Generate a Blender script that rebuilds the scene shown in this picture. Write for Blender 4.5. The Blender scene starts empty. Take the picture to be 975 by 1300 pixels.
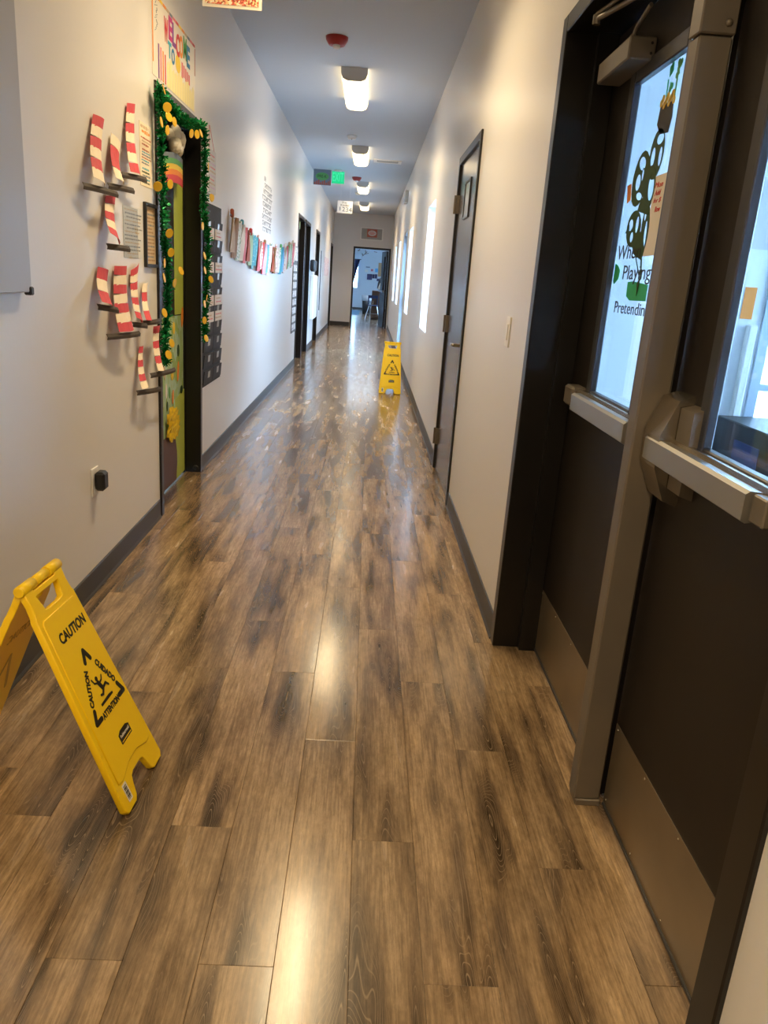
import bpy, bmesh, math, random
from mathutils import Vector, Matrix
random.seed(7)
scene = bpy.context.scene
COL = scene.collection
PI = math.pi

# ------------------------------------------------------------------ camera
cam_d = bpy.data.cameras.new('camera')
cam = bpy.data.objects.new('camera', cam_d)
COL.objects.link(cam)
right = Vector((0.99744649, -0.01749593, 0.06924149))
up = Vector((-0.0612143, 0.28995982, 0.95507911))
fwd = Vector((0.03678724, 0.95687888, -0.2881484))
cam.matrix_world = Matrix((
    (right.x, up.x, -fwd.x, 0.0),
    (right.y, up.y, -fwd.y, 0.0),
    (right.z, up.z, -fwd.z, 1.35),
    (0, 0, 0, 1)))
cam_d.sensor_fit = 'VERTICAL'
cam_d.sensor_height = 24.0
cam_d.lens = 978.67 / 1300.0 * 24.0
cam_d.clip_start = 0.02
scene.camera = cam

# ------------------------------------------------------------------ world, exposure
world = bpy.data.worlds.new('overcast_sky')
scene.world = world
world.use_nodes = True
bg = world.node_tree.nodes['Background']
bg.inputs['Color'].default_value = (0.35, 0.63, 1.0, 1)
bg.inputs['Strength'].default_value = 10.0
scene.view_settings.view_transform = 'Standard'
scene.view_settings.look = 'None'
scene.view_settings.exposure = 1.35
scene.view_settings.gamma = 1.0
scene.view_settings.use_curve_mapping = False
LAMP_STRENGTH = 2.2        # glow of the plastic lens
LAMP_WATTS = 13.5          # the tubes' light leaving downwards through the prismatic lens
LAMP_COLOR = (1.0, 0.76, 0.44)

# ------------------------------------------------------------------ dimensions (metres; corridor runs along +Y)
XL, XR, H = -1.0866, 0.5794, 3.0636
YB, YF = -3.6, 22.97            # back and far ends of the corridor


# ------------------------------------------------------------------ materials
def nodes_of(name):
    m = bpy.data.materials.new(name)
    m.use_nodes = True
    nt = m.node_tree
    return m, nt, nt.nodes['Principled BSDF']


def mat(name, color, rough=0.5, metal=0.0, spec=0.5, coat=0.0, var=0.0, vscale=8.0, bump=0.0, bscale=60.0, trans=0.0):
    m, nt, p = nodes_of(name)
    p.inputs['Base Color'].default_value = (*color, 1)
    p.inputs['Roughness'].default_value = rough
    p.inputs['Metallic'].default_value = metal
    p.inputs['Specular IOR Level'].default_value = spec
    p.inputs['Coat Weight'].default_value = coat
    tc = nt.nodes.new('ShaderNodeTexCoord')
    if var > 0:
        n = nt.nodes.new('ShaderNodeTexNoise')
        n.inputs['Scale'].default_value = vscale
        n.inputs['Detail'].default_value = 4
        nt.links.new(tc.outputs['Object'], n.inputs['Vector'])
        r = nt.nodes.new('ShaderNodeValToRGB')
        r.color_ramp.elements[0].position = 0.3
        r.color_ramp.elements[1].position = 0.7
        r.color_ramp.elements[0].color = (*[c * (1 - var) for c in color], 1)
        r.color_ramp.elements[1].color = (*[min(1, c * (1 + var)) for c in color], 1)
        nt.links.new(n.outputs['Fac'], r.inputs['Fac'])
        nt.links.new(r.outputs['Color'], p.inputs['Base Color'])
    if bump > 0:
        n = nt.nodes.new('ShaderNodeTexNoise')
        n.inputs['Scale'].default_value = bscale
        n.inputs['Detail'].default_value = 3
        nt.links.new(tc.outputs['Object'], n.inputs['Vector'])
        b = nt.nodes.new('ShaderNodeBump')
        b.inputs['Strength'].default_value = bump
        b.inputs['Distance'].default_value = 0.002
        nt.links.new(n.outputs['Fac'], b.inputs['Height'])
        nt.links.new(b.outputs['Normal'], p.inputs['Normal'])
    return m


def emit(name, color, strength):
    m, nt, p = nodes_of(name)
    p.inputs['Base Color'].default_value = (*color, 1)
    p.inputs['Emission Color'].default_value = (*color, 1)
    p.inputs['Emission Strength'].default_value = strength
    return m


def glass_mat(name, tint=(1, 1, 1), gloss=0.08):
    m = bpy.data.materials.new(name)
    m.use_nodes = True
    nt = m.node_tree
    nt.nodes.clear()
    o = nt.nodes.new('ShaderNodeOutputMaterial')
    mx = nt.nodes.new('ShaderNodeMixShader')
    t = nt.nodes.new('ShaderNodeBsdfTransparent')
    t.inputs['Color'].default_value = (*tint, 1)
    g = nt.nodes.new('ShaderNodeBsdfGlossy')
    g.inputs['Roughness'].default_value = 0.02
    # Schlick-like reflectance, the same from both sides of the pane
    f = nt.nodes.new('ShaderNodeLayerWeight')
    f.inputs['Blend'].default_value = 0.5
    pw = nt.nodes.new('ShaderNodeMath'); pw.operation = 'POWER'; pw.inputs[1].default_value = 4.0
    ma = nt.nodes.new('ShaderNodeMath'); ma.operation = 'MULTIPLY_ADD'; ma.inputs[1].default_value = 0.6; ma.inputs[2].default_value = 0.02 + gloss * .1
    nt.links.new(f.outputs['Facing'], pw.inputs[0])
    nt.links.new(pw.outputs[0], ma.inputs[0])
    nt.links.new(ma.outputs[0], mx.inputs[0])
    nt.links.new(t.outputs[0], mx.inputs[1])
    nt.links.new(g.outputs[0], mx.inputs[2])
    nt.links.new(mx.outputs[0], o.inputs[0])
    return m


def print_mat(name, base, inks, scale=(1, 30, 60), density=0.5, rough=0.45, cells=False):
    """paper with small printed marks: stretched noise picks an ink"""
    m, nt, p = nodes_of(name)
    p.inputs['Roughness'].default_value = rough
    tc = nt.nodes.new('ShaderNodeTexCoord')
    mp = nt.nodes.new('ShaderNodeMapping')
    mp.inputs['Scale'].default_value = scale
    nt.links.new(tc.outputs['Object'], mp.inputs['Vector'])
    if cells:
        n = nt.nodes.new('ShaderNodeTexVoronoi')
        n.inputs['Scale'].default_value = 1.0
        sep = nt.nodes.new('ShaderNodeSeparateColor')
        nt.links.new(mp.outputs[0], n.inputs['Vector'])
        nt.links.new(n.outputs['Color'], sep.inputs[0])
        fac = sep.outputs[0]
    else:
        n = nt.nodes.new('ShaderNodeTexNoise')
        n.inputs['Scale'].default_value = 1.0
        n.inputs['Detail'].default_value = 2
        nt.links.new(mp.outputs[0], n.inputs['Vector'])
        fac = n.outputs['Fac']
    r = nt.nodes.new('ShaderNodeValToRGB')
    r.color_ramp.interpolation = 'CONSTANT'
    cr = r.color_ramp
    cr.elements[0].position = 0.0
    cr.elements[0].color = (*base, 1)
    cr.elements[1].position = density
    cr.elements[1].color = (*inks[0], 1)
    for i, c in enumerate(inks[1:]):
        e = cr.elements.new(density + (i + 1) * (1 - density) / len(inks) * (1.0 if cells else 0.35))
        e.color = (*c, 1)
    nt.links.new(fac, r.inputs['Fac'])
    nt.links.new(r.outputs['Color'], p.inputs['Base Color'])
    return m


def wall_mat(name, color, rough):
    m, nt, p = nodes_of(name)
    p.inputs['Roughness'].default_value = rough
    p.inputs['Specular IOR Level'].default_value = 0.5
    p.inputs['Base Color'].default_value = (*color, 1)
    tc = nt.nodes.new('ShaderNodeTexCoord')
    # orange-peel roller texture, slightly drawn out
    n = nt.nodes.new('ShaderNodeTexNoise')
    n.inputs['Scale'].default_value = 45
    n.inputs['Detail'].default_value = 3
    nt.links.new(tc.outputs['Object'], n.inputs['Vector'])
    b = nt.nodes.new('ShaderNodeBump')
    b.inputs['Strength'].default_value = 0.12
    b.inputs['Distance'].default_value = 0.003
    nt.links.new(n.outputs['Fac'], b.inputs['Height'])
    nt.links.new(b.outputs['Normal'], p.inputs['Normal'])
    return m


def plank_mat(name):
    m, nt, p = nodes_of(name)
    L = nt.links.new
    N = nt.nodes.new
    tc = N('ShaderNodeTexCoord')
    oi = N('ShaderNodeObjectInfo')
    ad = N('ShaderNodeVectorMath'); ad.operation = 'ADD'
    sc = N('ShaderNodeVectorMath'); sc.operation = 'SCALE'
    L(oi.outputs['Location'], sc.inputs[0]); sc.inputs['Scale'].default_value = 3.7
    L(tc.outputs['Object'], ad.inputs[0]); L(sc.outputs[0], ad.inputs[1])

    def noise(scale, mscale, detail=5, rough=0.6, dist=0.0):
        mp = N('ShaderNodeMapping'); mp.inputs['Scale'].default_value = mscale
        L(ad.outputs[0], mp.inputs['Vector'])
        n = N('ShaderNodeTexNoise'); n.inputs['Scale'].default_value = scale
        n.inputs['Detail'].default_value = detail; n.inputs['Roughness'].default_value = rough
        n.inputs['Distortion'].default_value = dist
        L(mp.outputs[0], n.inputs['Vector'])
        return n.outputs['Fac']
    blot = noise(1.0, (14, 1.7, 1), 3, 0.5, 0.3)     # drawn-out dark smudges
    grain = noise(1.0, (160, 7, 1), 6, 0.7)           # fine grain along the plank
    mott = noise(1.0, (75, 24, 1), 6, 0.75)            # mottling
    r1 = N('ShaderNodeValToRGB')
    e = r1.color_ramp.elements
    e[0].position = 0.31; e[0].color = (0.050, 0.034, 0.021, 1)
    e[1].position = 0.70; e[1].color = (0.38, 0.262, 0.148, 1)
    x = e.new(0.41); x.color = (0.130, 0.086, 0.050, 1)
    x = e.new(0.51); x.color = (0.255, 0.170, 0.095, 1)
    L(blot, r1.inputs['Fac'])
    # grain multiplies
    r2 = N('ShaderNodeValToRGB')
    r2.color_ramp.elements[0].position = 0.32; r2.color_ramp.elements[0].color = (0.48, 0.47, 0.46, 1)
    r2.color_ramp.elements[1].position = 0.66; r2.color_ramp.elements[1].color = (1.3, 1.3, 1.3, 1)
    L(grain, r2.inputs['Fac'])
    m1 = N('ShaderNodeMix'); m1.data_type = 'RGBA'; m1.blend_type = 'MULTIPLY'; m1.inputs[0].default_value = 0.85
    L(r1.outputs['Color'], m1.inputs[6]); L(r2.outputs['Color'], m1.inputs[7])
    r3 = N('ShaderNodeValToRGB')
    r3.color_ramp.elements[0].position = 0.33; r3.color_ramp.elements[0].color = (0.62, 0.60, 0.58, 1)
    r3.color_ramp.elements[1].position = 0.66; r3.color_ramp.elements[1].color = (1.35, 1.36, 1.36, 1)
    L(mott, r3.inputs['Fac'])
    m2 = N('ShaderNodeMix'); m2.data_type = 'RGBA'; m2.blend_type = 'MULTIPLY'; m2.inputs[0].default_value = 0.6
    L(m1.outputs[2], m2.inputs[6]); L(r3.outputs['Color'], m2.inputs[7])
    # cathedral grain: thin pale contour lines, only where the dark smudges are
    rings = noise(1.0, (14, 1.7, 1), 1.0, 0.4, 0.3)
    ml = N('ShaderNodeMath'); ml.operation = 'MULTIPLY'; ml.inputs[1].default_value = 52.0
    L(rings, ml.inputs[0])
    wv = N('ShaderNodeMath'); wv.operation = 'PINGPONG'; wv.inputs[1].default_value = 0.5
    L(ml.outputs[0], wv.inputs[0])
    wv2 = N('ShaderNodeMath'); wv2.operation = 'MULTIPLY'; wv2.inputs[1].default_value = 2.0
    L(wv.outputs[0], wv2.inputs[0])
    r4 = N('ShaderNodeValToRGB')
    r4.color_ramp.elements[0].position = 0.80; r4.color_ramp.elements[0].color = (0, 0, 0, 1)
    r4.color_ramp.elements[1].position = 0.97; r4.color_ramp.elements[1].color = (1, 1, 1, 1)
    L(wv2.outputs[0], r4.inputs['Fac'])
    r5 = N('ShaderNodeValToRGB')
    r5.color_ramp.elements[0].position = 0.38; r5.color_ramp.elements[0].color = (0.5, 0.5, 0.5, 1)
    r5.color_ramp.elements[1].position = 0.5; r5.color_ramp.elements[1].color = (0.04, 0.04, 0.04, 1)
    L(blot, r5.inputs['Fac'])
    mm = N('ShaderNodeMath'); mm.operation = 'MULTIPLY'
    L(r4.outputs['Color'], mm.inputs[0]); L(r5.outputs['Color'], mm.inputs[1])
    m3 = N('ShaderNodeMix'); m3.data_type = 'RGBA'
    L(mm.outputs[0], m3.inputs[0]); L(m2.outputs[2], m3.inputs[6]); m3.inputs[7].default_value = (0.40, 0.29, 0.185, 1)
    # each plank a touch lighter or darker
    hs = N('ShaderNodeHueSaturation')
    mr = N('ShaderNodeMapRange'); mr.inputs['To Min'].default_value = 0.85; mr.inputs['To Max'].default_value = 1.2
    L(oi.outputs['Random'], mr.inputs['Value']); L(mr.outputs[0], hs.inputs['Value'])
    L(m3.outputs[2], hs.inputs['Color']); L(hs.outputs[0], p.inputs['Base Color'])
    rr = N('ShaderNodeMapRange'); rr.inputs['From Min'].default_value = 0.3; rr.inputs['From Max'].default_value = 0.7
    rr.inputs['To Min'].default_value = 0.18; rr.inputs['To Max'].default_value = 0.28
    L(blot, rr.inputs['Value']); L(rr.outputs[0], p.inputs['Roughness'])
    p.inputs['Specular IOR Level'].default_value = 0.40
    p.inputs['Coat Weight'].default_value = 0.24
    p.inputs['Coat Roughness'].default_value = 0.13
    return m


M = {}
M['wall'] = wall_mat('eggshell_wall_paint', (0.70, 0.68, 0.655), 0.33)
M['ceiling'] = mat('ceiling_paint', (0.52, 0.56, 0.61), 0.6, bump=0.5, bscale=35)
M['plank'] = plank_mat('vinyl_plank')
M['subfloor'] = mat('joint_tan', (0.16, 0.11, 0.06), 0.8)
M['cove'] = mat('rubber_cove', (0.045, 0.044, 0.046), 0.45)
M['frame'] = mat('dark_bronze_paint', (0.007, 0.006, 0.006), 0.32, spec=0.45)
M['leaf'] = mat('espresso_door', (0.010, 0.007, 0.006), 0.45, spec=0.35, var=0.15, vscale=3)
M['darkdoor'] = mat('espresso_gloss_door', (0.085, 0.077, 0.073), 0.20, spec=0.7)
M['bronze'] = mat('bronze_aluminium', (0.175, 0.148, 0.118), 0.42, metal=0.35, var=0.04)
M['kick'] = mat('brushed_kickplate', (0.29, 0.235, 0.165), 0.36, metal=0.75, var=0.08, vscale=5)
M['steel'] = mat('satin_steel', (0.40, 0.355, 0.29), 0.27, metal=0.95, var=0.04)
M['steelpad'] = mat('push_pad_steel', (0.40, 0.39, 0.37), 0.34, metal=0.8)
M['hinge'] = mat('hinge_metal', (0.20, 0.17, 0.14), 0.4, metal=0.8)
M['black'] = mat('black_plastic', (0.012, 0.012, 0.013), 0.4)
M['trimdark'] = mat('lite_trim', (0.030, 0.033, 0.045), 0.35, spec=0.6)
M['white'] = mat('white_plastic', (0.80, 0.78, 0.74), 0.4)
M['offwhite'] = mat('reveal_white', (0.80, 0.82, 0.84), 0.5)
M['glass'] = glass_mat('clear_glass')
M['winframe'] = mat('vinyl_window_frame', (0.75, 0.79, 0.83), 0.4)
M['exitframe'] = mat('pale_aluminium', (0.42, 0.48, 0.54), 0.4, metal=0.3)
M['yellow'] = mat('caution_yellow', (0.96, 0.62, 0.008), 0.38, spec=0.4, bump=0.15, bscale=220)
M['ink'] = mat('black_ink', (0.012, 0.010, 0.008), 0.5)
M['inkgrey'] = mat('grey_ink', (0.20, 0.21, 0.22), 0.6)
M['faintink'] = mat('show_through_ink', (0.50, 0.31, 0.02), 0.5)
M['lens'] = emit('lamp_lens', LAMP_COLOR, LAMP_STRENGTH)
M['lensside'] = emit('lamp_lens_side', LAMP_COLOR, LAMP_STRENGTH * 0.8)
M['lampcap'] = mat('lamp_end_cap', (0.55, 0.54, 0.52), 0.5)
M['red'] = mat('alarm_red', (0.35, 0.02, 0.02), 0.4)
M['clear'] = mat('strobe_clear', (0.85, 0.85, 0.85), 0.15)
M['exitgreen'] = emit('exit_green', (0.0, 0.62, 0.24), 0.42)
M['exitletter'] = emit('exit_letter', (0.10, 0.85, 0.42), 0.42)
for k_ in ('exitgreen', 'exitletter'):
    M[k_].node_tree.nodes['Principled BSDF'].inputs['Base Color'].default_value = (0.0, 0.02, 0.01, 1)
M['hatred'] = mat('red_paper', (0.56, 0.06, 0.085), 0.7, var=0.08, vscale=30)
M['hatwhite'] = mat('cream_paper', (0.83, 0.72, 0.56), 0.7, var=0.04, vscale=30)
M['hatbrim'] = mat('brown_black_paper', (0.055, 0.043, 0.038), 0.7)
M['tinsel'] = mat('green_tinsel', (0.016, 0.27, 0.09), 0.25, metal=0.5, var=0.75, vscale=60)
M['gold'] = mat('gold_coin', (0.80, 0.50, 0.03), 0.35, metal=0.35)
M['navy'] = mat('navy_fabric', (0.030, 0.036, 0.050), 0.8, var=0.1, vscale=40)
M['navy2'] = mat('navy_pocket', (0.024, 0.030, 0.045), 0.75)
M['card'] = mat('name_card', (0.72, 0.68, 0.65), 0.6)
M['labelwin'] = mat('clear_label_window', (0.50, 0.53, 0.55), 0.2, spec=0.8)
M['lime'] = mat('lime_paper', (0.44, 0.52, 0.09), 0.6, var=0.08, vscale=4)
M['greenpaper'] = print_mat('green_painted_paper', (0.34, 0.50, 0.20), [(0.42, 0.56, 0.36), (0.40, 0.58, 0.42), (0.30, 0.44, 0.10)], (1, 9, 6), 0.42)
M['potbrown'] = mat('brown_paper', (0.115, 0.062, 0.050), 0.65, var=0.06)
M['tissue'] = mat('yellow_tissue', (0.85, 0.55, 0.01), 0.6, var=0.25, vscale=40)
M['cotton'] = mat('cotton_cloud', (0.72, 0.68, 0.60), 0.95, var=0.1, vscale=40, bump=1.0, bscale=80)
M['cream'] = mat('cream_card', (0.80, 0.74, 0.62), 0.6)
M['poster'] = mat('poster_white', (0.80, 0.75, 0.66), 0.35)
M['paper'] = mat('white_paper', (0.64, 0.65, 0.66), 0.6)
for k, c in dict(c_red=(.62, .05, .06), c_orange=(.80, .26, .03), c_yellow=(.85, .60, .05), c_green=(.10, .36, .10), c_blue=(.04, .22, .46),
                 c_purple=(.22, .06, .30), c_pink=(.72, .18, .22), c_teal=(.04, .38, .52), c_brown=(.33, .19, .10), c_slate=(.16, .20, .26),
                 c_tan=(.55, .42, .28), c_lilac=(.62, .45, .62), c_mint=(.42, .62, .45), c_magenta=(.55, .04, .22), c_cream=(.80, .74, .66),
                 c_navy=(.02, .03, .10), c_darkgreen=(.014, .055, .012), c_kelly=(.02, .42, .18), c_skyblue=(.15, .45, .75), c_pencil=(.88, .78, .38), c_rust=(.42, .10, .06)).items():
    M[k] = mat(k[2:] + '_paper', c, 0.6)
M['floral'] = print_mat('floral_cloth', (0.80, 0.74, 0.72), [(0.72, 0.30, 0.36), (0.35, 0.50, 0.30)], (40, 40, 40), 0.55)
M['dotblue'] = print_mat('blue_dotted_cloth', (0.06, 0.40, 0.56), [(0.5, 0.7, 0.8)], (60, 60, 60), 0.62)
M['leafcloth'] = print_mat('leafy_cloth', (0.72, 0.76, 0.70), [(0.30, 0.46, 0.24), (0.2, 0.3, 0.3)], (45, 45, 45), 0.55)
M['speckle'] = print_mat('glitter_speckle', (0.80, 0.62, 0.30), [(0.62, 0.10, 0.06), (0.30, 0.05, 0.03), (0.80, 0.30, 0.20), (.85, .78, .6)], (150, 150, 150), 0.2, cells=True)
M['poster1'] = print_mat('rules_poster', (0.82, 0.76, 0.60), [(0.10, 0.36, 0.32), (0.70, 0.30, 0.05), (0.15, 0.2, 0.3)], (1, 55, 48), 0.56)
M['foil'] = print_mat('plastic_sleeve_print', (0.72, 0.76, 0.80), [(0.50, 0.56, 0.62), (0.86, 0.88, 0.9)], (1, 26, 22), 0.48, rough=0.12)
M['document'] = print_mat('tan_document', (0.62, 0.48, 0.28), [(0.30, 0.21, 0.12)], (1, 24, 75), 0.56)
M['pinkprint'] = print_mat('pink_print', (0.72, 0.66, 0.68), [(0.62, 0.28, 0.34), (0.4, 0.35, 0.45)], (1, 14, 22), 0.54)
M['photocards'] = print_mat('photo_cards', (0.76, 0.78, 0.80), [(0.10, 0.11, 0.13), (0.35, 0.38, 0.42)], (1, 24, 30), 0.55)
M['faintprint'] = mat('pale_paper', (0.62, 0.60, 0.59), 0.6)
M['board'] = mat('whiteboard', (0.40, 0.40, 0.41), 0.30)
M['ground'] = mat('concrete_yard', (0.45, 0.45, 0.44), 0.9)
M['vestwall'] = mat('vestibule_wall', (0.80, 0.81, 0.82), 0.6)
M['vestfloor'] = mat('vestibule_floor', (0.50, 0.48, 0.45), 0.5)
M['roomwall'] = mat('classroom_wall', (0.66, 0.70, 0.74), 0.6)
M['brickwall'] = None
M['rug'] = mat('blue_rug', (0.13, 0.25, 0.36), 0.95, var=0.2, vscale=20)
M['oak'] = mat('brown_laminate', (0.13, 0.058, 0.030), 0.5, var=0.1)
M['cork'] = mat('cork', (0.52, 0.32, 0.17), 0.9, var=0.1, vscale=60)
M['bag'] = mat('clear_liner', (0.50, 0.55, 0.60), 0.2)
M['chrome'] = mat('chrome_tube', (0.65, 0.67, 0.70), 0.2, metal=0.9)
M['curtain'] = mat('navy_curtain', (0.012, 0.018, 0.075), 0.9)
M['purple'] = mat('dark_violet_board', (0.05, 0.04, 0.12), 0.6, var=0.3, vscale=20)
M['twig'] = mat('twig', (0.25, 0.16, 0.13), 0.8)
M['grille'] = mat('grille_paint', (0.45, 0.45, 0.43), 0.5)
M['grilledark'] = mat('grille_dark', (0.12, 0.12, 0.12), 0.7)


def brick_mat():
    m, nt, p = nodes_of('pale_brick_far')
    tc = nt.nodes.new('ShaderNodeTexCoord')
    b = nt.nodes.new('ShaderNodeTexBrick')
    b.inputs['Color1'].default_value = (0.62, 0.60, 0.57, 1)
    b.inputs['Color2'].default_value = (0.54, 0.53, 0.52, 1)
    b.inputs['Mortar'].default_value = (0.40, 0.40, 0.40, 1)
    b.inputs['Scale'].default_value = 1.0
    b.inputs['Brick Width'].default_value = 0.5
    b.inputs['Row Height'].default_value = 0.25
    b.inputs['Mortar Size'].default_value = 0.03
    mp = nt.nodes.new('ShaderNodeMapping')
    mp.inputs['Rotation'].default_value = (PI / 2, 0, 0)
    nt.links.new(tc.outputs['Object'], mp.inputs['Vector'])
    nt.links.new(mp.outputs[0], b.inputs['Vector'])
    nt.links.new(b.outputs['Color'], p.inputs['Base Color'])
    p.inputs['Roughness'].default_value = 0.9
    return m


M['brickwall'] = brick_mat()


# ------------------------------------------------------------------ mesh helpers
class MB:
    """collects solids; build() links them as one mesh object"""

    def __init__(self):
        self.v, self.f, self.m = [], [], []

    def add(self, vs, fs, mi=0):
        o = len(self.v)
        self.v += [tuple(p) for p in vs]
        self.f += [tuple(i + o for i in f) for f in fs]
        self.m += [mi] * len(fs)
        return self

    def box(self, x0, x1, y0, y1, z0, z1, c=0.0, mi=0):
        """box; c > 0 chamfers all edges"""
        if x0 > x1: x0, x1 = x1, x0
        if y0 > y1: y0, y1 = y1, y0
        if z0 > z1: z0, z1 = z1, z0
        if c <= 0:
            vs = [(x, y, z) for x in (x0, x1) for y in (y0, y1) for z in (z0, z1)]
            fs = [(0, 1, 3, 2), (4, 6, 7, 5), (0, 4, 5, 1), (2, 3, 7, 6), (0, 2, 6, 4), (1, 5, 7, 3)]
            return self.add(vs, fs, mi)
        X, Y, Z = (x0, x1), (y0, y1), (z0, z1)
        c = min(c, (x1 - x0) * .49, (y1 - y0) * .49, (z1 - z0) * .49)
        vs, idx = [], {}
        for i in (0, 1):
            for j in (0, 1):
                for k in (0, 1):
                    p = (X[i], Y[j], Z[k])
                    s = (1 - 2 * i, 1 - 2 * j, 1 - 2 * k)
                    for a in range(3):      # vertex on the face normal to axis a
                        q = [p[b] + (0 if b == a else s[b] * c) for b in range(3)]
                        idx[i, j, k, a] = len(vs)
                        vs.append(q)
        fs = []
        for a in range(3):
            for s in (0, 1):
                ring = []
                for (u, w) in ((0, 0), (1, 0), (1, 1), (0, 1)):
                    t = [0, 0, 0]
                    t[a] = s; t[(a + 1) % 3] = u; t[(a + 2) % 3] = w
                    ring.append(idx[(*t, a)])
                fs.append(tuple(ring if s else ring[::-1]))
        for a in range(3):                  # edges along axis a
            b, d = (a + 1) % 3, (a + 2) % 3
            for u in (0, 1):
                for w in (0, 1):
                    t0, t1 = [0, 0, 0], [0, 0, 0]
                    t1[a] = 1
                    for t in (t0, t1):
                        t[b] = u; t[d] = w
                    q = (idx[(*t0, b)], idx[(*t1, b)], idx[(*t1, d)], idx[(*t0, d)])
                    fs.append(q if u != w else q[::-1])
        for i in (0, 1):
            for j in (0, 1):
                for k in (0, 1):
                    q = (idx[i, j, k, 0], idx[i, j, k, 1], idx[i, j, k, 2])
                    fs.append(q if (i + j + k) % 2 else q[::-1])
        return self.add(vs, fs, mi)

    def prism(self, poly, fn, d0, d1, mi=0):
        """polygon (a,b) extruded; fn(a,b,d) -> point"""
        n = len(poly)
        vs = [fn(a, b, d0) for a, b in poly] + [fn(a, b, d1) for a, b in poly]
        fs = [tuple(range(n))[::-1], tuple(range(n, 2 * n))]
        fs += [(i, (i + 1) % n, n + (i + 1) % n, n + i) for i in range(n)]
        return self.add(vs, fs, mi)

    def tube(self, pts, r, n=8, mi=0):
        pts = [Vector(p) for p in pts]
        rings = []
        for i, p in enumerate(pts):
            t = (pts[min(i + 1, len(pts) - 1)] - pts[max(i - 1, 0)]).normalized()
            a = t.cross(Vector((0, 0, 1)))
            if a.length < 1e-3: a = t.cross(Vector((1, 0, 0)))
            a.normalize(); b = t.cross(a)
            rr = r[i] if isinstance(r, (list, tuple)) else r
            rings.append([p + rr * (math.cos(2 * PI * k / n) * a + math.sin(2 * PI * k / n) * b) for k in range(n)])
        vs = [q for R in rings for q in R]
        fs = []
        for i in range(len(rings) - 1):
            for k in range(n):
                fs.append((i * n + k, i * n + (k + 1) % n, (i + 1) * n + (k + 1) % n, (i + 1) * n + k))
        fs += [tuple(range(n))[::-1], tuple(range(len(vs) - n, len(vs)))]
        return self.add(vs, fs, mi)

    def lathe(self, prof, fn, n=20, mi=0):
        """profile (r, h); fn(x, y, h) -> point"""
        vs = [fn(r * math.cos(2 * PI * k / n), r * math.sin(2 * PI * k / n), h) for r, h in prof for k in range(n)]
        fs = []
        for i in range(len(prof) - 1):
            for k in range(n):
                fs.append((i * n + k, i * n + (k + 1) % n, (i + 1) * n + (k + 1) % n, (i + 1) * n + k))
        fs += [tuple(range(n))[::-1], tuple(range(len(vs) - n, len(vs)))]
        return self.add(vs, fs, mi)

    def sheet(self, rows, mi=0, thick=None):
        """grid of points (list of rows); optional thickness vector makes it a closed slab"""
        nr, nc = len(rows), len(rows[0])
        vs = [p for r in rows for p in r]
        fs = [(i * nc + j, i * nc + j + 1, (i + 1) * nc + j + 1, (i + 1) * nc + j) for i in range(nr - 1) for j in range(nc - 1)]
        if thick is None:
            return self.add(vs, fs, mi)
        t = Vector(thick); n = nr * nc
        vs2 = vs + [tuple(Vector(p) + t) for p in vs]
        fs2 = [f[::-1] for f in fs] + [tuple(i + n for i in f) for f in fs]
        edge = [i for i in range(nc)] + [i * nc + nc - 1 for i in range(1, nr)] + [(nr - 1) * nc + j for j in range(nc - 2, -1, -1)] + [i * nc for i in range(nr - 2, 0, -1)]
        for a, b in zip(edge, edge[1:] + edge[:1]):
            fs2.append((a, b, b + n, a + n))
        return self.add(vs2, fs2, mi)

    def build(self, name, mats, parent=None, smooth=False):
        me = bpy.data.meshes.new(name)
        off = Vector((0, 0, 0)) if parent is None else parent_loc(parent)
        me.from_pydata([tuple(Vector(p) - off) for p in self.v], [], self.f)
        for m in (mats if isinstance(mats, (list, tuple)) else [mats]):
            me.materials.append(m)
        for p, mi in zip(me.polygons, self.m):
            p.material_index = mi
            p.use_smooth = smooth
        me.update()
        if name != 'tinsel':
            bm = bmesh.new()
            bm.from_mesh(me)
            bmesh.ops.recalc_face_normals(bm, faces=bm.faces)
            bm.to_mesh(me)
            bm.free()
        return link(name, me, parent)


def parent_loc(o):
    l = Vector(o.location)
    while o.parent:
        o = o.parent
        l = l + Vector(o.location)
    return l


def link(name, me, parent=None):
    o = bpy.data.objects.new(name, me)
    COL.objects.link(o)
    if parent is not None:
        o.parent = parent
    return o


def tag(o, label, cat, group=None, kind=None):
    if label: o['label'] = label
    if cat: o['category'] = cat
    if group: o['group'] = group
    if kind: o['kind'] = kind
    return o


def thing(name, loc, label, cat, group=None, rz=0.0):
    o = bpy.data.objects.new(name, None)
    o.empty_display_size = 0.1
    COL.objects.link(o)
    o.location = loc
    o.rotation_euler = (0, 0, rz)
    return tag(o, label, cat, group)


def struct(name, loc=(0, 0, 0)):
    o = bpy.data.objects.new(name, None)
    o.empty_display_size = 0.1
    COL.objects.link(o)
    o.location = loc
    o['kind'] = 'structure'
    return o


def curve_mesh(splines, extrude, bevel=0.0, res=2):
    cu = bpy.data.curves.new('outline', 'CURVE')
    cu.dimensions = '2D'
    cu.fill_mode = 'BOTH'
    cu.extrude = extrude
    cu.bevel_depth = bevel
    cu.bevel_resolution = 1
    for pts in splines:
        s = cu.splines.new('POLY')
        s.points.add(len(pts) - 1)
        for p, (a, b) in zip(s.points, pts):
            p.co = (a, b, 0, 1)
        s.use_cyclic_u = True
    o = bpy.data.objects.new('outline', cu)
    COL.objects.link(o)
    dg = bpy.context.evaluated_depsgraph_get()
    dg.update()
    me = bpy.data.meshes.new_from_object(o.evaluated_get(dg))
    bpy.data.objects.remove(o)
    bpy.data.curves.remove(cu)
    return me


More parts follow.
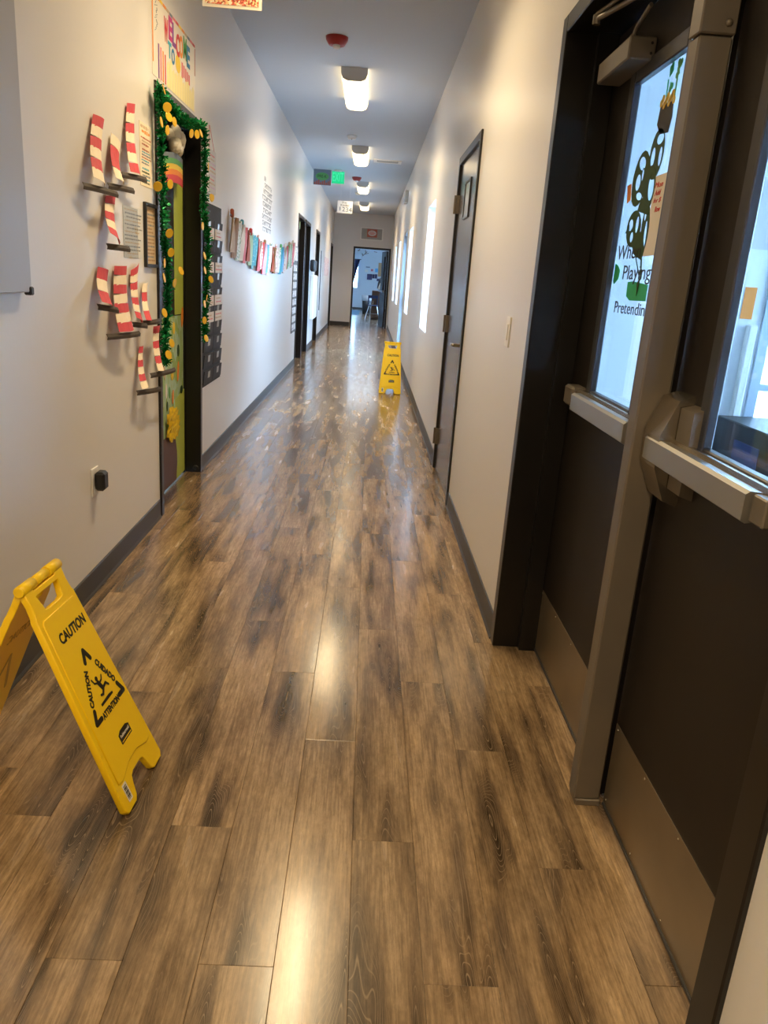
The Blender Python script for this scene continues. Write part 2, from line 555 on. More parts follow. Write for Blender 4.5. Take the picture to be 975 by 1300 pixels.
def text_mesh(s, extrude=0.0005, bold=0.0, shear=0.0):
    cu = bpy.data.curves.new('words', 'FONT')
    cu.body = s
    cu.align_x = 'CENTER'
    cu.extrude = extrude
    cu.offset = bold
    cu.shear = shear
    cu.resolution_u = 3
    o = bpy.data.objects.new('words', cu)
    COL.objects.link(o)
    dg = bpy.context.evaluated_depsgraph_get()
    dg.update()
    me = bpy.data.meshes.new_from_object(o.evaluated_get(dg))
    bpy.data.objects.remove(o)
    bpy.data.curves.remove(cu)
    return me


def put_flat(me, name, material, origin, xdir, ydir, parent=None, size=None):
    """place a flat mesh (local x,y,z) at origin with the given axes; size=(w,h) fits its bounding box, centred on origin"""
    X, Y = Vector(xdir).normalized(), Vector(ydir).normalized()
    Z = X.cross(Y)
    cx = cy = 0.0
    sx = sy = 1.0
    if size:
        xs = [v.co.x for v in me.vertices]; ys = [v.co.y for v in me.vertices]
        w, hh = max(xs) - min(xs), max(ys) - min(ys)
        sx, sy = size[0] / w, size[1] / hh
        cx, cy = (max(xs) + min(xs)) / 2, (max(ys) + min(ys)) / 2
    off = Vector(origin) - (parent_loc(parent) if parent else Vector((0, 0, 0)))
    for v in me.vertices:
        p = v.co.copy()
        v.co = off + X * ((p.x - cx) * sx) + Y * ((p.y - cy) * sy) + Z * p.z
    me.name = name
    me.materials.clear()
    me.materials.append(material)
    for p in me.polygons: p.material_index = 0
    me.update()
    return link(name, me, parent)


def word(s, material, origin, xdir, ydir, size, parent=None, bold=0.0, name='lettering', shear=0.0):
    return put_flat(text_mesh(s, 0.0004, bold, shear), name, material, origin, xdir, ydir, parent, size)


def poly_plate(splines, thick, material, origin, xdir, ydir, parent=None, name='plate', bevel=0.0):
    return put_flat(curve_mesh(splines, thick / 2, bevel), name, material, origin, xdir, ydir, parent)


# axes for flat things: on the left wall (seen looking -X), on the right wall (looking +X), facing the camera (looking +Y)
LW = ((0, 1, 0), (0, 0, 1))
RW = ((0, -1, 0), (0, 0, 1))
FW = ((1, 0, 0), (0, 0, 1))


# ------------------------------------------------------------------ setting: floor
PW, PL = 0.1524, 1.2192
floor = MB().box(XL - .2, XR + .35, YB, YF + .2, -0.06, -0.0075).build('floor', M['subfloor'])
floor['kind'] = 'structure'
g = 0.0003


def plank_mesh(w):
    b = MB()
    c = 0.0008
    x0, x1, y0, y1 = g, w - g, g, PL - g
    vs = [(x0, y0, -.007), (x1, y0, -.007), (x1, y1, -.007), (x0, y1, -.007),
          (x0, y0, -c), (x1, y0, -c), (x1, y1, -c), (x0, y1, -c),
          (x0 + c, y0 + c, 0), (x1 - c, y0 + c, 0), (x1 - c, y1 - c, 0), (x0 + c, y1 - c, 0)]
    fs = [(3, 2, 1, 0), (8, 9, 10, 11)]
    for a in (0, 4):
        fs += [(a + i, a + (i + 1) % 4, a + 4 + (i + 1) % 4, a + 4 + i) for i in range(4)]
    b.add(vs, fs)
    me = bpy.data.meshes.new('plank')
    me.from_pydata(b.v, [], b.f)
    me.materials.append(M['plank'])
    return me


pm = plank_mesh(PW)
offs = {-6: .9, -5: .25, -4: .62, -3: 1.651, -2: 1.05, -1: 1.236, 0: 1.640, 1: 1.235, 2: 2.044, 3: 1.616, 4: 1.209, 5: 2.03, 6: 1.548, 7: 1.226}
for c in range(-5, 8):
    x = -0.4145 + c * PW
    first = offs[c] % PL - PL
    k = 0
    while True:
        y = first + k * PL
        k += 1
        if y > YF: break
        if c >= 7 and not (0.0 < y + PL and y < 2.85): continue
        o = link('plank', pm, floor)
        o.location = (x, y, 0)

# ------------------------------------------------------------------ setting: walls, ceiling


def wall_x(name, x0, x1, y0, y1, z1, openings, material):
    """wall lying along Y with rectangular openings (ya, yb, za, zb)"""
    b = MB()
    ops = sorted(openings)
    y = y0
    for ya, yb, za, zb in ops:
        b.box(x0, x1, y, ya, 0, z1)
        if za > 0: b.box(x0, x1, ya, yb, 0, za)
        if zb < z1: b.box(x0, x1, ya, yb, zb, z1)
        y = yb
    b.box(x0, x1, y, y1, 0, z1)
    o = b.build(name, material)
    o['kind'] = 'structure'
    return o


HEAD = 2.185
WINS = [(7.80, 8.76), (11.80, 12.76), (16.30, 17.26), (18.80, 19.76)]
WZ = (0.868, 2.115)
EXIT_Y = (13.40, 14.75)
wall_x('wall_right', XR, XR + .20, YB, YF, H,
       [(0.876, 2.796, 0, HEAD), (4.69, 5.79, 0, HEAD), (EXIT_Y[0], EXIT_Y[1], 0, 2.17)] + [(a, b, *WZ) for a, b in WINS], M['wall'])
LD = [(4.135, 5.205), (11.98, 13.08), (13.24, 14.30), (15.83, 16.90), (21.75, 22.75)]
wall_x('wall_left', XL - .16, XL, YB, YF, H, [(a, b, 0, HEAD) for a, b in LD], M['wall'])
b = MB()
FD = (-.511, .545)
b.box(XL - .16, FD[0], YF, YF + .15, 0, H).box(FD[1], XR + .2, YF, YF + .15, 0, H).box(FD[0], FD[1], YF, YF + .15, HEAD, H)
b.build('wall_far', M['wall'])['kind'] = 'structure'
MB().box(XL - .16, XR + .2, YB - .15, YB, 0, H).build('wall_back', M['wall'])['kind'] = 'structure'
MB().box(XL - .16, XR + .2, YB - .15, YF + .15, H, H + .12).build('ceiling', M['ceiling'])['kind'] = 'structure'


def baseboard(name, spans, side):
    b = MB()
    for y0, y1 in spans:
        if side in 'LR':
            x = XL if side == 'L' else XR
            s = 1 if side == 'L' else -1
            prof = [(0, 0), (.013, 0), (.013, .004), (.007, .014), (.006, .098), (.002, .102), (0, .102)]
            b.prism(prof, lambda a, z, d, x=x, s=s: (x + s * a, d, z), y0, y1)
        else:
            b.box(y0, y1, YF - .008, YF, 0, .102)
    o = b.build(name, M['cove'])
    o['kind'] = 'structure'


def gaps(ops, a, z):
    out, y = [], a
    for p, q in sorted(ops):
        out.append((y, p)); y = q
    out.append((y, z))
    return out


baseboard('baseboard_left', gaps([(a - .012, b + .012) for a, b in LD], YB, YF), 'L')
baseboard('baseboard_right', gaps([(0.85, 2.81), (4.68, 5.80), EXIT_Y], YB, YF), 'R')
baseboard('baseboard_far', [(XL, FD[0] - .01)], 'F')


# ------------------------------------------------------------------ doors
def frame_part(parent, x, s, y0, y1, depth, face=.05, head=HEAD, material=None, proud=.012, stop=True):
    """hollow-metal frame: two jambs and a head; x wall face, s = direction into the wall"""
    b = MB()
    a, d = x - s * proud, x + s * depth
    b.box(a, d, y0, y0 + face, 0.0, head, .003)
    b.box(a, d, y1 - face, y1, 0.0, head, .003)
    b.box(a, d, y0 + face, y1 - face, head - face, head, .003)
    if stop:
        m0 = x + s * (depth - .05)
        b.box(m0, d, y0 + face, y0 + face + .015, 0, head - face)
        b.box(m0, d, y1 - face - .015, y1 - face, 0, head - face)
    return b.build('frame', material or M['frame'], parent)


# double exit doors, right foreground
dd = struct('door_1', (XR + .15, 1.84, 0))
b = MB()
x0, x1 = XR - .010, XR + .156
b.box(x0, XR + .2, .858, .926, 0, HEAD, .003).box(x0, XR + .2, 2.747, 2.806, 0, HEAD, .003).box(x0, XR + .2, .926, 2.747, 2.133, HEAD, .003)
b.box(XR + .09, x1 - .002, 2.722, 2.747, 0, 2.133)
b.build('frame', M['frame'], dd)
# centre post with its upper bracket
mp = MB().box(.647, .719, 1.795, 1.850, .020, 1.878, .004).build('mullion', M['bronze'], dd)
MB().box(.645, .722, 1.792, 1.853, 1.881, 2.133, .003).build('mullion_bracket', M['bronze'], mp)
MB().box(.652, .722, 1.792, 1.852, 0, .020, .003).build('mullion_foot', M['bronze'], mp)
MB().lathe([(.0001, 0), (.0055, .001), (.0075, .003), (.0075, .006)], lambda x, y, h: (.703 + x, 1.786 + h, 1.902 + y), 14).build('bolt', M['bronze'], mp, True)
MB().box(.750, .780, 1.807, 1.835, 0, 2.133).build('mullion_seal', M['black'], mp)


def leaf_door(y0, y1, g0, g1, hinge_far):
    X0, X1 = .735, .780
    L = MB()
    gz0, gz1 = 1.055, 1.935
    for (xa, xb, o0, o1, q0, q1) in ((X0, X0 + .012, g0 - .02, g1 + .02, gz0 - .02, gz1 + .02), (X0 + .012, X1, g0 - .02, g1 + .125, gz0 - .035, gz1 + .065)):
        L.box(xa, xb, y0, o0, .012, 2.125).box(xa, xb, o1, y1, .012, 2.125).box(xa, xb, o0, o1, .012, q0).box(xa, xb, o0, o1, q1, 2.125)
    lf = L.build('leaf', M['leaf'], dd)
    t = .045
    T = MB()
    for (xa, xb) in ((X0 - .010, X0 + .012),):
        T.box(xa, xb, g0 - t, g0, gz0 - t, gz1 + t, .003).box(xa, xb, g1, g1 + t, gz0 - t, gz1 + t, .003)
        T.box(xa, xb, g0, g1, gz0 - t, gz0, .003).box(xa, xb, g0, g1, gz1, gz1 + t, .003)
    T.build('glazing_trim', M['trimdark'], lf)
    MB().box(.749, .755, g0 - .015, g1 + .12, gz0 - .03, gz1 + .06).build('glass', M['glass'], lf)
    kp = MB().box(X0 - .002, X0, y0 + .004, y1 - .004, .014, .258).build('kick_plate', M['kick'], lf)
    R = MB()
    n = 5
    for i in range(n):
        yy = y0 + .02 + (y1 - y0 - .04) * i / (n - 1)
        for zz in (.028, .246):
            R.lathe([(.0035, 0), (.003, .0012), (.001, .0018)], lambda x, y, h, yy=yy, zz=zz: (X0 - .002 - h, yy + x, zz + y), 6)
    R.build('screws', M['steel'], lf)
    # rigid brush sweep under the leaf
    MB().box(X0 - .006, X0, y0 + .01, y1 - .01, .006, .014).build('door_sweep', M['cove'], lf)
    return lf


near = leaf_door(.930, 1.806, 1.20, 1.592, False)
far = leaf_door(1.836, 2.743, 2.08, 2.466, True)


def panic_bar(lf, ya, yb, pad0, pad1, housing):
    """ya near end, yb far end of the rail; push pad between pad0 (near) and pad1 (far)"""
    rail = MB()
    rail.prism([(0, .992), (0, 1.048), (-.028, 1.052), (-.040, 1.046), (-.040, .998), (-.028, .990)],
               lambda a, z, d: (.735 + a, d, z), ya, yb).build('push_bar_rail', M['steel'], lf)
    pad = MB()
    pad.prism([(-.036, .992), (-.036, 1.045), (-.062, 1.047), (-.070, 1.041), (-.070, .994), (-.062, .989)],
              lambda a, z, d: (.735 + a, d, z), pad0, pad1).build('push_pad', M['steelpad'], lf)
    cap = MB()
    cap.box(.735 - .058, .735, pad0 - .05, pad0 - .002, .994, 1.044, .003)
    cap.build('pad_end', M['bronze'], lf)
    if housing:
        h0, h1 = housing
        hb = MB()
        # boxy latch case with sloped top and bottom
        prof = [(0, .895), (0, 1.150), (-.034, 1.138), (-.066, 1.056), (-.066, .984), (-.034, .907)]
        hb.prism(prof, lambda a, z, d: (.735 + a, d, z), h0, h1)
        hb.build('latch_case', M['steel'], lf)
        bb = MB().prism([(0, .93), (0, 1.132), (-.030, 1.124), (-.030, .94)], lambda a, z, d: (.735 + a, d, z), h0 - .075, h0 - .003)
        bb.build('latch_case_back', M['bronze'], lf)
    else:
        MB().box(.735 - .052, .735, yb - .002, yb + .10, .990, 1.056, .008).build('rail_end_cap', M['bronze'], lf)


panic_bar(near, .955, 1.70, 1.262, 1.765, (1.690, 1.790))
panic_bar(far, 1.86, 2.52, 1.925, 2.455, None)

# door closer on the far leaf
cl = MB().box(.660, .735, 2.345, 2.645, 1.968, 2.026, .004).build('closer_body', M['bronze'], far)
R = MB()
for zz in (1.985, 2.010):
    R.lathe([(.004, 0), (.003, .001)], lambda x, y, h, zz=zz: (.722 + x, 2.345 - h, zz + y), 8)
R.build('closer_screws', M['black'], cl)
MB().tube([(.690, 2.42, 2.026), (.690, 2.42, 2.046)], .010, 10).build('closer_spindle', M['steel'], cl)
A = MB()
A.tube([(.690, 2.42, 2.044), (.688, 2.39, 2.060), (.69, 2.30, 2.085)], .006, 8)
A.tube([(.598, 2.49, 2.098), (.64, 2.34, 2.100), (.688, 2.17, 2.106)], .007, 8)
A.tube([(.598, 2.49, 2.084), (.598, 2.49, 2.108)], .011, 10)
A.tube([(.598, 2.49, 2.11), (.635, 2.40, 2.130)], .006, 8)
A.box(.60, .70, 2.12, 2.36, 2.122, 2.133)
A.build('closer_arm', M['bronze'], cl)

# things stuck on the glass of the far leaf
GX = .7475


def gl(pts):            # (Y, z) outline -> local plate coordinates (x = -Y)
    return [(-y, z) for y, z in pts]


def ring(cy, cz, ry, rz, n=18, rot=0.0, a0=0.0, a1=2 * PI):
    out = []
    for i in range(n):
        a = a0 + (a1 - a0) * i / n
        u, v = ry * math.cos(a), rz * math.sin(a)
        out.append((cy + u * math.cos(rot) - v * math.sin(rot), cz + u * math.sin(rot) + v * math.cos(rot)))
    return out


def heart(cy, cz, s, rot, n=22, fat=1.0):
    out = []
    for i in range(n):
        t = 2 * PI * i / n
        u = 16 * math.sin(t) ** 3 / 17 * s * fat
        v = (13 * math.cos(t) - 5 * math.cos(2 * t) - 2 * math.cos(3 * t) - math.cos(4 * t)) / 17 * s + s * .95
        out.append((cy + u * math.cos(rot) - v * math.sin(rot), cz + u * math.sin(rot) + v * math.cos(rot)))
    return out


def decal(name, label, cat, splines, material, group=None, x=GX):
    """one flat cut-out; every spline set in the list is a plate, joined"""
    b = MB()
    for k, sp in enumerate(splines):
        me = curve_mesh([gl(p) for p in sp], .0006)
        b.add([(x - v.co.z - k * .0004, -v.co.x, v.co.y) for v in me.vertices], [tuple(p.vertices) for p in me.polygons])
        bpy.data.meshes.remove(me)
    o = b.build(name, material)
    return tag(o, label, cat, group)


decal('shamrock_cutout', 'large dark green paper shamrock with cut-out holes on the far door glass', 'decoration',
      [[ring(2.247, 1.722, .054, .064), ring(2.234, 1.758, .026, .014), ring(2.272, 1.718, .016, .024), ring(2.216, 1.712, .012, .024)],
       [ring(2.352, 1.672, .064, .074, rot=.25), ring(2.350, 1.712, .030, .017, rot=.3), ring(2.366, 1.664, .021, .022), ring(2.334, 1.682, .008, .018), ring(2.340, 1.625, .026, .010, rot=.2)],
       [ring(2.262, 1.640, .046, .058, rot=-.2), ring(2.248, 1.640, .022, .036, rot=-.2)],
       [[(2.315, 1.62), (2.275, 1.61), (2.228, 1.575), (2.240, 1.568), (2.33, 1.585)]]], M['c_darkgreen'])
decal('shamrock_cutout', 'lower dark green paper shamrock with long pointed stem on the far door glass', 'decoration',
      [[ring(2.345, 1.538, .062, .050, rot=.2), ring(2.374, 1.550, .020, .016), ring(2.352, 1.516, .014, .014), ring(2.318, 1.548, .013, .022)],
       [ring(2.244, 1.530, .032, .064, rot=-.1), ring(2.236, 1.518, .010, .036, rot=-.1), ring(2.258, 1.568, .008, .014)],
       [[(2.345, 1.50), (2.30, 1.465), (2.235, 1.450), (2.222, 1.475), (2.262, 1.53), (2.31, 1.52)]],
       [[(2.414, 1.528), (2.385, 1.552), (2.380, 1.538)]],
       [[(2.296, 1.470), (2.289, 1.468), (2.222, 1.405), (2.226, 1.402)], ],
       [[(2.238, 1.456), (2.226, 1.456), (2.208, 1.40), (2.214, 1.396)]],
       [[(2.215, 1.405), (2.235, 1.388), (2.224, 1.355), (2.216, 1.39)]]], M['c_darkgreen'])
decal('clover_sticker', 'small bright green clover sticker at the top of the far door glass', 'sticker',
      [[heart(2.238, 1.905, .016, .4)], [heart(2.215, 1.915, .016, -.9)], [heart(2.222, 1.890, .016, 2.6)], [[(2.245, 1.90), (2.237, 1.90), (2.232, 1.85), (2.239, 1.85)]]], M['c_kelly'])
decal('clover_sticker', 'small olive clover sticker at the top corner of the far door glass', 'sticker',
      [[heart(2.178, 1.905, .018, .2)], [heart(2.166, 1.898, .016, -1.2)], [[(2.182, 1.90), (2.174, 1.90), (2.172, 1.845), (2.178, 1.845)]]], M['c_green'])
pot = decal('pot_sticker', 'dark pot sticker heaped with gold coins on the far door glass', 'sticker',
            [[[(2.272, 1.845), (2.180, 1.838), (2.172, 1.80), (2.185, 1.765), (2.245, 1.770), (2.280, 1.80)]]], M['black'])
b = MB()
for i in range(9):
    yy, zz = 2.265 - .0115 * i, 1.848 + .010 * math.sin(i * 2.1)
    b.lathe([(.010, 0), (.010, .0012)], lambda x, y, h, yy=yy, zz=zz: (GX - .0015 - h, yy + x, zz + y), 10)
o = b.build('gold_coins', M['gold'], pot)
decal('rainbow_sticker', 'small rainbow paper strip at the edge of the far door glass', 'sticker',
      [[[(2.462, 1.665), (2.428, 1.668), (2.412, 1.622), (2.440, 1.615)]]], M['c_orange'])
decal('green_tape', 'bright green paper tab at the edge of the far door glass', 'tape',
      [[[(2.464, 1.445), (2.440, 1.44), (2.412, 1.425), (2.418, 1.40), (2.452, 1.385), (2.464, 1.395)]]], M['c_kelly'])
decal('green_tape', 'bright green paper tab between the words Playing and Pretending', 'tape',
      [[[(2.322, 1.392), (2.272, 1.394), (2.150, 1.385), (2.150, 1.342), (2.285, 1.341), (2.318, 1.352)]]], M['c_kelly'])
wt = thing('window_lettering', (GX, 2.28, 1.40), 'black words stuck on the far door glass under the shamrocks', 'lettering')
word('When', M['ink'], (GX - .002, 2.350, 1.476), *RW, (.205, .040), wt)
word('Playing', M['ink'], (GX - .002, 2.255, 1.412), *RW, (.235, .052), wt)
word('Pretending', M['ink'], (GX - .002, 2.255, 1.314), *RW, (.300, .044), wt)
note = tag(MB().box(GX - .0008, GX, 2.115, 2.226, 1.46, 1.664).build('handwritten_note', M['cream']), 'cream note with red handwriting on the far door glass beside the shamrocks', 'note')
for s, yy, zz, w in (('Mon', 2.185, 1.640, .060), ('Add', 2.185, 1.620, .045), ('for $', 2.180, 1.600, .055), ('Row', 2.168, 1.578, .040)):
    word(s, M['c_red'], (GX - .0014, yy, zz), *RW, (w, .014), note, shear=.3)

# single dark door on the right wall
d2 = struct('door_2', (XR, 5.24, 0))
frame_part(d2, XR, 1, 4.69, 5.79, .15, head=HEAD, stop=False)
lf = MB().box(XR + .004, XR + .048, 4.745, 5.735, .008, 2.130, .002).build('leaf', M['darkdoor'], d2)
for zc in (1.88, 1.075, .25):
    h_ = MB()
    h_.tube([(XR - .020, 5.738, zc - .06), (XR - .020, 5.738, zc + .06)], .010, 10)
    h_.box(XR - .016, XR + .003, 5.695, 5.785, zc - .058, zc + .058)
    h_.build('hinge', M['hinge'], d2)
lv = MB()
lv.lathe([(.030, 0), (.030, .006), (.012, .010), (.012, .045)], lambda x, y, h: (XR + .004 - h, 4.81 + x, .995 + y), 16)
lv.tube([(XR - .045, 4.805, .995), (XR - .050, 4.83, .996), (XR - .046, 4.93, .992)], [.010, .010, .008], 8)
lv.build('lever_handle', M['steel'], lf, True)
vw = MB()
vw.box(XR - .004, XR + .004, 5.075, 5.095, 1.755, 1.985).box(XR - .004, XR + .004, 5.34, 5.36, 1.755, 1.985).box(XR - .004, XR + .004, 5.095, 5.34, 1.755, 1.770).box(XR - .004, XR + .004, 5.095, 5.34, 1.97, 1.985)
vf = vw.build('viewing_window_frame', M['frame'], lf)
MB().box(XR + .001, XR + .0035, 5.095, 5.34, 1.77, 1.97).build('viewing_pane', M['labelwin'], lf)


# doors on the left wall
def left_door(n, y0, y1, open_leaf=False, material=None):
    d = struct('door_%d' % n, (XL, (y0 + y1) / 2, 0))
    frame_part(d, XL, -1, y0, y1, .14)
    lf = MB().box(XL - .145, XL - .100, y0 + .054, y1 - .054, .008, 2.130, .002).build('leaf', material or M['leaf'], d)
    k = MB()
    k.lathe([(.028, 0), (.028, .006), (.011, .010), (.011, .045)], lambda x, y, h: (XL - .100 + h, y0 + .12 + x, .995 + y), 14)
    k.tube([(XL - .056, y0 + .115, .995), (XL - .05, y0 + .14, .996), (XL - .054, y0 + .235, .992)], [.010, .010, .008], 8)
    k.build('lever_handle', M['steel'], lf, True)
    return d, lf


d3, lf3 = left_door(3, *LD[0])
MB().lathe([(.020, 0), (.020, .008), (.012, .012), (.012, .006), (.006, .006), (.006, .010)],
           lambda x, y, h: (XL - .022 + x, LD[0][1] - .05 - h, .030 + y), 16).build('door_bumper', M['black'], d3)
for i, n in ((1, 4), (2, 5), (3, 6)):
    left_door(n, *LD[i])
left_door(7, *LD[4], material=M['grille'])

# far door frame with its leaf standing open into the room beyond
d8 = struct('door_8', (.490, YF + .17, 0))
b = MB()
b.box(FD[0], FD[0] + .05, YF - .012, YF + .16, 0, HEAD, .003).box(FD[1] - .05, FD[1], YF - .012, YF + .16, 0, HEAD, .003)
b.box(FD[0] + .05, FD[1] - .05, YF - .012, YF + .16, HEAD - .05, HEAD, .003)
b.build('frame', M['frame'], d8)
lb = MB()
LX0, LX1, LY0, LY1 = .445, .490, YF + .17, YF + 1.13
lb.box(LX0, LX1, LY0, LY1, .01, 1.05).box(LX0, LX1, LY0, LY1, 1.98, 2.12).box(LX0, LX1, LY0, LY0 + .18, 1.05, 1.98).box(LX0, LX1, LY1 - .52, LY1, 1.05, 1.98)
l8 = lb.build('leaf', M['leaf'], d8)
l8.rotation_euler = (0, 0, math.radians(7.5))
MB().box(.464, .470, LY0 + .17, LY1 - .51, 1.04, 1.99).build('glass', M['glass'], l8)
MB().box(LX0 - .06, LX0, LY0 + .08, LY1 - .08, .99, 1.05, .01).build('push_bar', M['steel'], l8)

# ------------------------------------------------------------------ windows of the right wall
for i, (a, c) in enumerate(WINS):
    w = struct('window_%d' % (i + 1), (XR + .15, (a + c) / 2, WZ[0]))
    b = MB()
    xa, xb, t = XR + .135, XR + .19, .045
    b.box(xa, xb, a, a + t, *WZ).box(xa, xb, c - t, c, *WZ).box(xa, xb, a + t, c - t, WZ[0], WZ[0] + t).box(xa, xb, a + t, c - t, WZ[1] - t, WZ[1])
    b.build('window_frame', M['winframe'], w)
    MB().box(xa + .02, xa + .026, a + .03, c - .03, WZ[0] + .03, WZ[1] - .03).build('pane', M['glass'], w)
    r = MB()
    e = .004
    r.box(XR + .001, xa, a, a + e, *WZ).box(XR + .001, xa, c - e, c, *WZ).box(XR + .001, xa, a + e, c - e, WZ[0], WZ[0] + e).box(XR + .001, xa, a + e, c - e, WZ[1] - e, WZ[1])
    r.build('window_reveal', M['offwhite'], w)
# glazed exit door
ex = struct('door_9', (XR + .12, sum(EXIT_Y) / 2, 0))
a, c = EXIT_Y
MB().box(XR - .008, XR + .19, a, a + .05, 0, 2.17, .003).box(XR - .008, XR + .19, c - .05, c, 0, 2.17, .003).box(XR - .008, XR + .19, a + .05, c - .05, 2.12, 2.17, .003).build('frame', M['exitframe'], ex)
b = MB()
xa, xb = XR + .10, XR + .145
b.box(xa, xb, a + .055, a + .16, .01, 2.115).box(xa, xb, c - .16, c - .055, .01, 2.115).box(xa, xb, a + .16, c - .16, .01, .28).box(xa, xb, a + .16, c - .16, .98, 1.10).box(xa, xb, a + .16, c - .16, 2.0, 2.115)
l9 = b.build('leaf', M['exitframe'], ex)
MB().box(xa + .02, xa + .026, a + .15, c - .15, .27, .99).build('pane', M['glass'], l9)
MB().box(xa + .02, xa + .026, a + .15, c - .15, 1.09, 2.01).build('pane', M['glass'], l9)
MB().box(xa - .05, xa, a + .12, c - .12, 1.01, 1.06, .01).build('push_bar', M['steel'], l9)

# ------------------------------------------------------------------ ceiling fixtures
LY = [8.03, 12.10, 16.13, 20.15, 3.98, -0.05, -2.9]
lamp_labels = ['long wraparound ceiling lamp nearest, between the red alarm and the white smoke detector',
               'wraparound ceiling lamp beside the ceiling vent, second one along the corridor',
               'small-looking ceiling lamp third along the corridor, past the green exit sign',
               'farthest ceiling lamp, in front of the end wall',
               'ceiling lamp above the decorated door, out of view', 'ceiling lamp over the double doors, out of view', 'ceiling lamp behind the viewpoint']
LXC = -0.24
for y, lab in zip(LY, lamp_labels):
    L_ = 1.24 if y != 16.13 else 1.24
    t = thing('ceiling_lamp', (LXC, y, H), lab, 'lamp', 'wraparound ceiling lamps')
    w = .115
    prof = [(-w, 0), (-w, -.045), (-w * .86, -.085), (-w * .5, -.102), (w * .5, -.102), (w * .86, -.085), (w, -.045), (w, 0)]
    small = [(p * .97, q * .97 - .004) for p, q in prof]
    MB().prism(small, lambda p, q, d, y=y: (LXC + p, d, H + q), y - L_ / 2 + .02, y + L_ / 2 - .02).build('lamp_lens', [M['lensside'], M['lens']], t)
    for p in bpy.data.objects[t.children[-1].name].data.polygons:
        if abs(p.normal.z) > .8: p.material_index = 1
    ld = bpy.data.lights.new('lamp_light', 'AREA')
    ld.shape = 'RECTANGLE'; ld.size = .12; ld.size_y = L_ - .08
    ld.energy = LAMP_WATTS; ld.color = LAMP_COLOR; ld.spread = math.radians(142)
    lo = bpy.data.objects.new('lamp_light', ld)
    COL.objects.link(lo); lo.parent = t; lo.location = (0, 0, -.104)
    for s in (-1, 1):
        ya, yb = (y - L_ / 2, y - L_ / 2 + .02) if s < 0 else (y + L_ / 2 - .02, y + L_ / 2)
        MB().prism(prof, lambda p, q, d: (LXC + p, d, H + q), ya, yb).build('end_cap', M['lampcap'], t)


def strobe(x, y, lab):
    t = thing('fire_alarm', (x, y, H), lab, 'alarm')
    MB().lathe([(.085, 0), (.082, -.022), (.060, -.055), (.045, -.060)], lambda p, q, h: (x + p, y + q, H + h), 24).build('alarm_body', M['red'], t, True)
    MB().lathe([(.030, -.058), (.028, -.078), (.012, -.088)], lambda p, q, h: (x + p, y - .02 + q, H + h), 14).build('strobe_lens', M['clear'], t, True)


strobe(-.357, 6.58, 'red ceiling fire alarm strobe nearest, in front of the first lamp')
strobe(-.344, 14.95, 'red ceiling fire alarm strobe far off, right of the green exit sign')
sd = thing('smoke_detector', (-.337, 10.75, H), 'round white smoke detector on the ceiling behind the first lamp', 'detector')
MB().lathe([(.060, 0), (.060, -.015), (.050, -.040), (.020, -.045)], lambda p, q, h: (-.337 + p, 10.75 + q, H + h), 20).build('detector_body', M['white'], sd, True)
MB().lathe([(.008, -.044), (.006, -.050)], lambda p, q, h: (-.337 + p, 10.72 + q, H + h), 8).build('sensor', M['grilledark'], sd)
cv = thing('ceiling_vent', (.16, 12.7, H), 'slotted white ceiling vent right of the second lamp', 'vent')
MB().box(-.05, .37, 12.55, 12.60, H - .012, H).box(-.05, .37, 12.82, 12.87, H - .012, H).box(-.05, 0, 12.60, 12.82, H - .012, H).box(.32, .37, 12.60, 12.82, H - .012, H).build('vent_frame', M['white'], cv)
MB().box(0, .32, 12.60, 12.82, H - .002, H).build('vent_backing', M['grilledark'], cv)
for i in range(5):
    MB().box(.005, .315, 12.615 + .042 * i, 12.635 + .042 * i, H - .010, H - .003).build('slat', M['grille'], cv)
sd2 = thing('smoke_detector', (-.36, 17.6, H), 'small far smoke detector on the ceiling behind the third lamp', 'detector')
MB().lathe([(.06, 0), (.06, -.015), (.045, -.040)], lambda p, q, h: (-.36 + p, 17.6 + q, H + h), 16).build('detector_body', M['cream'], sd2, True)

# ------------------------------------------------------------------ caution signs


def capsule(p, q, r, n=6):
    (x0, y0), (x1, y1) = p, q
    a = math.atan2(y1 - y0, x1 - x0)
    out = []
    for i in range(n + 1):
        t = a - PI / 2 + PI * i / n
        out.append((x1 + r * math.cos(t), y1 + r * math.sin(t)))
    for i in range(n + 1):
        t = a + PI / 2 + PI * i / n
        out.append((x0 + r * math.cos(t), y0 + r * math.sin(t)))
    return out


def arc(cx, cy, r, a0, a1, n=6):
    return [(cx + r * math.cos(a0 + (a1 - a0) * i / n), cy + r * math.sin(a0 + (a1 - a0) * i / n)) for i in range(n + 1)]


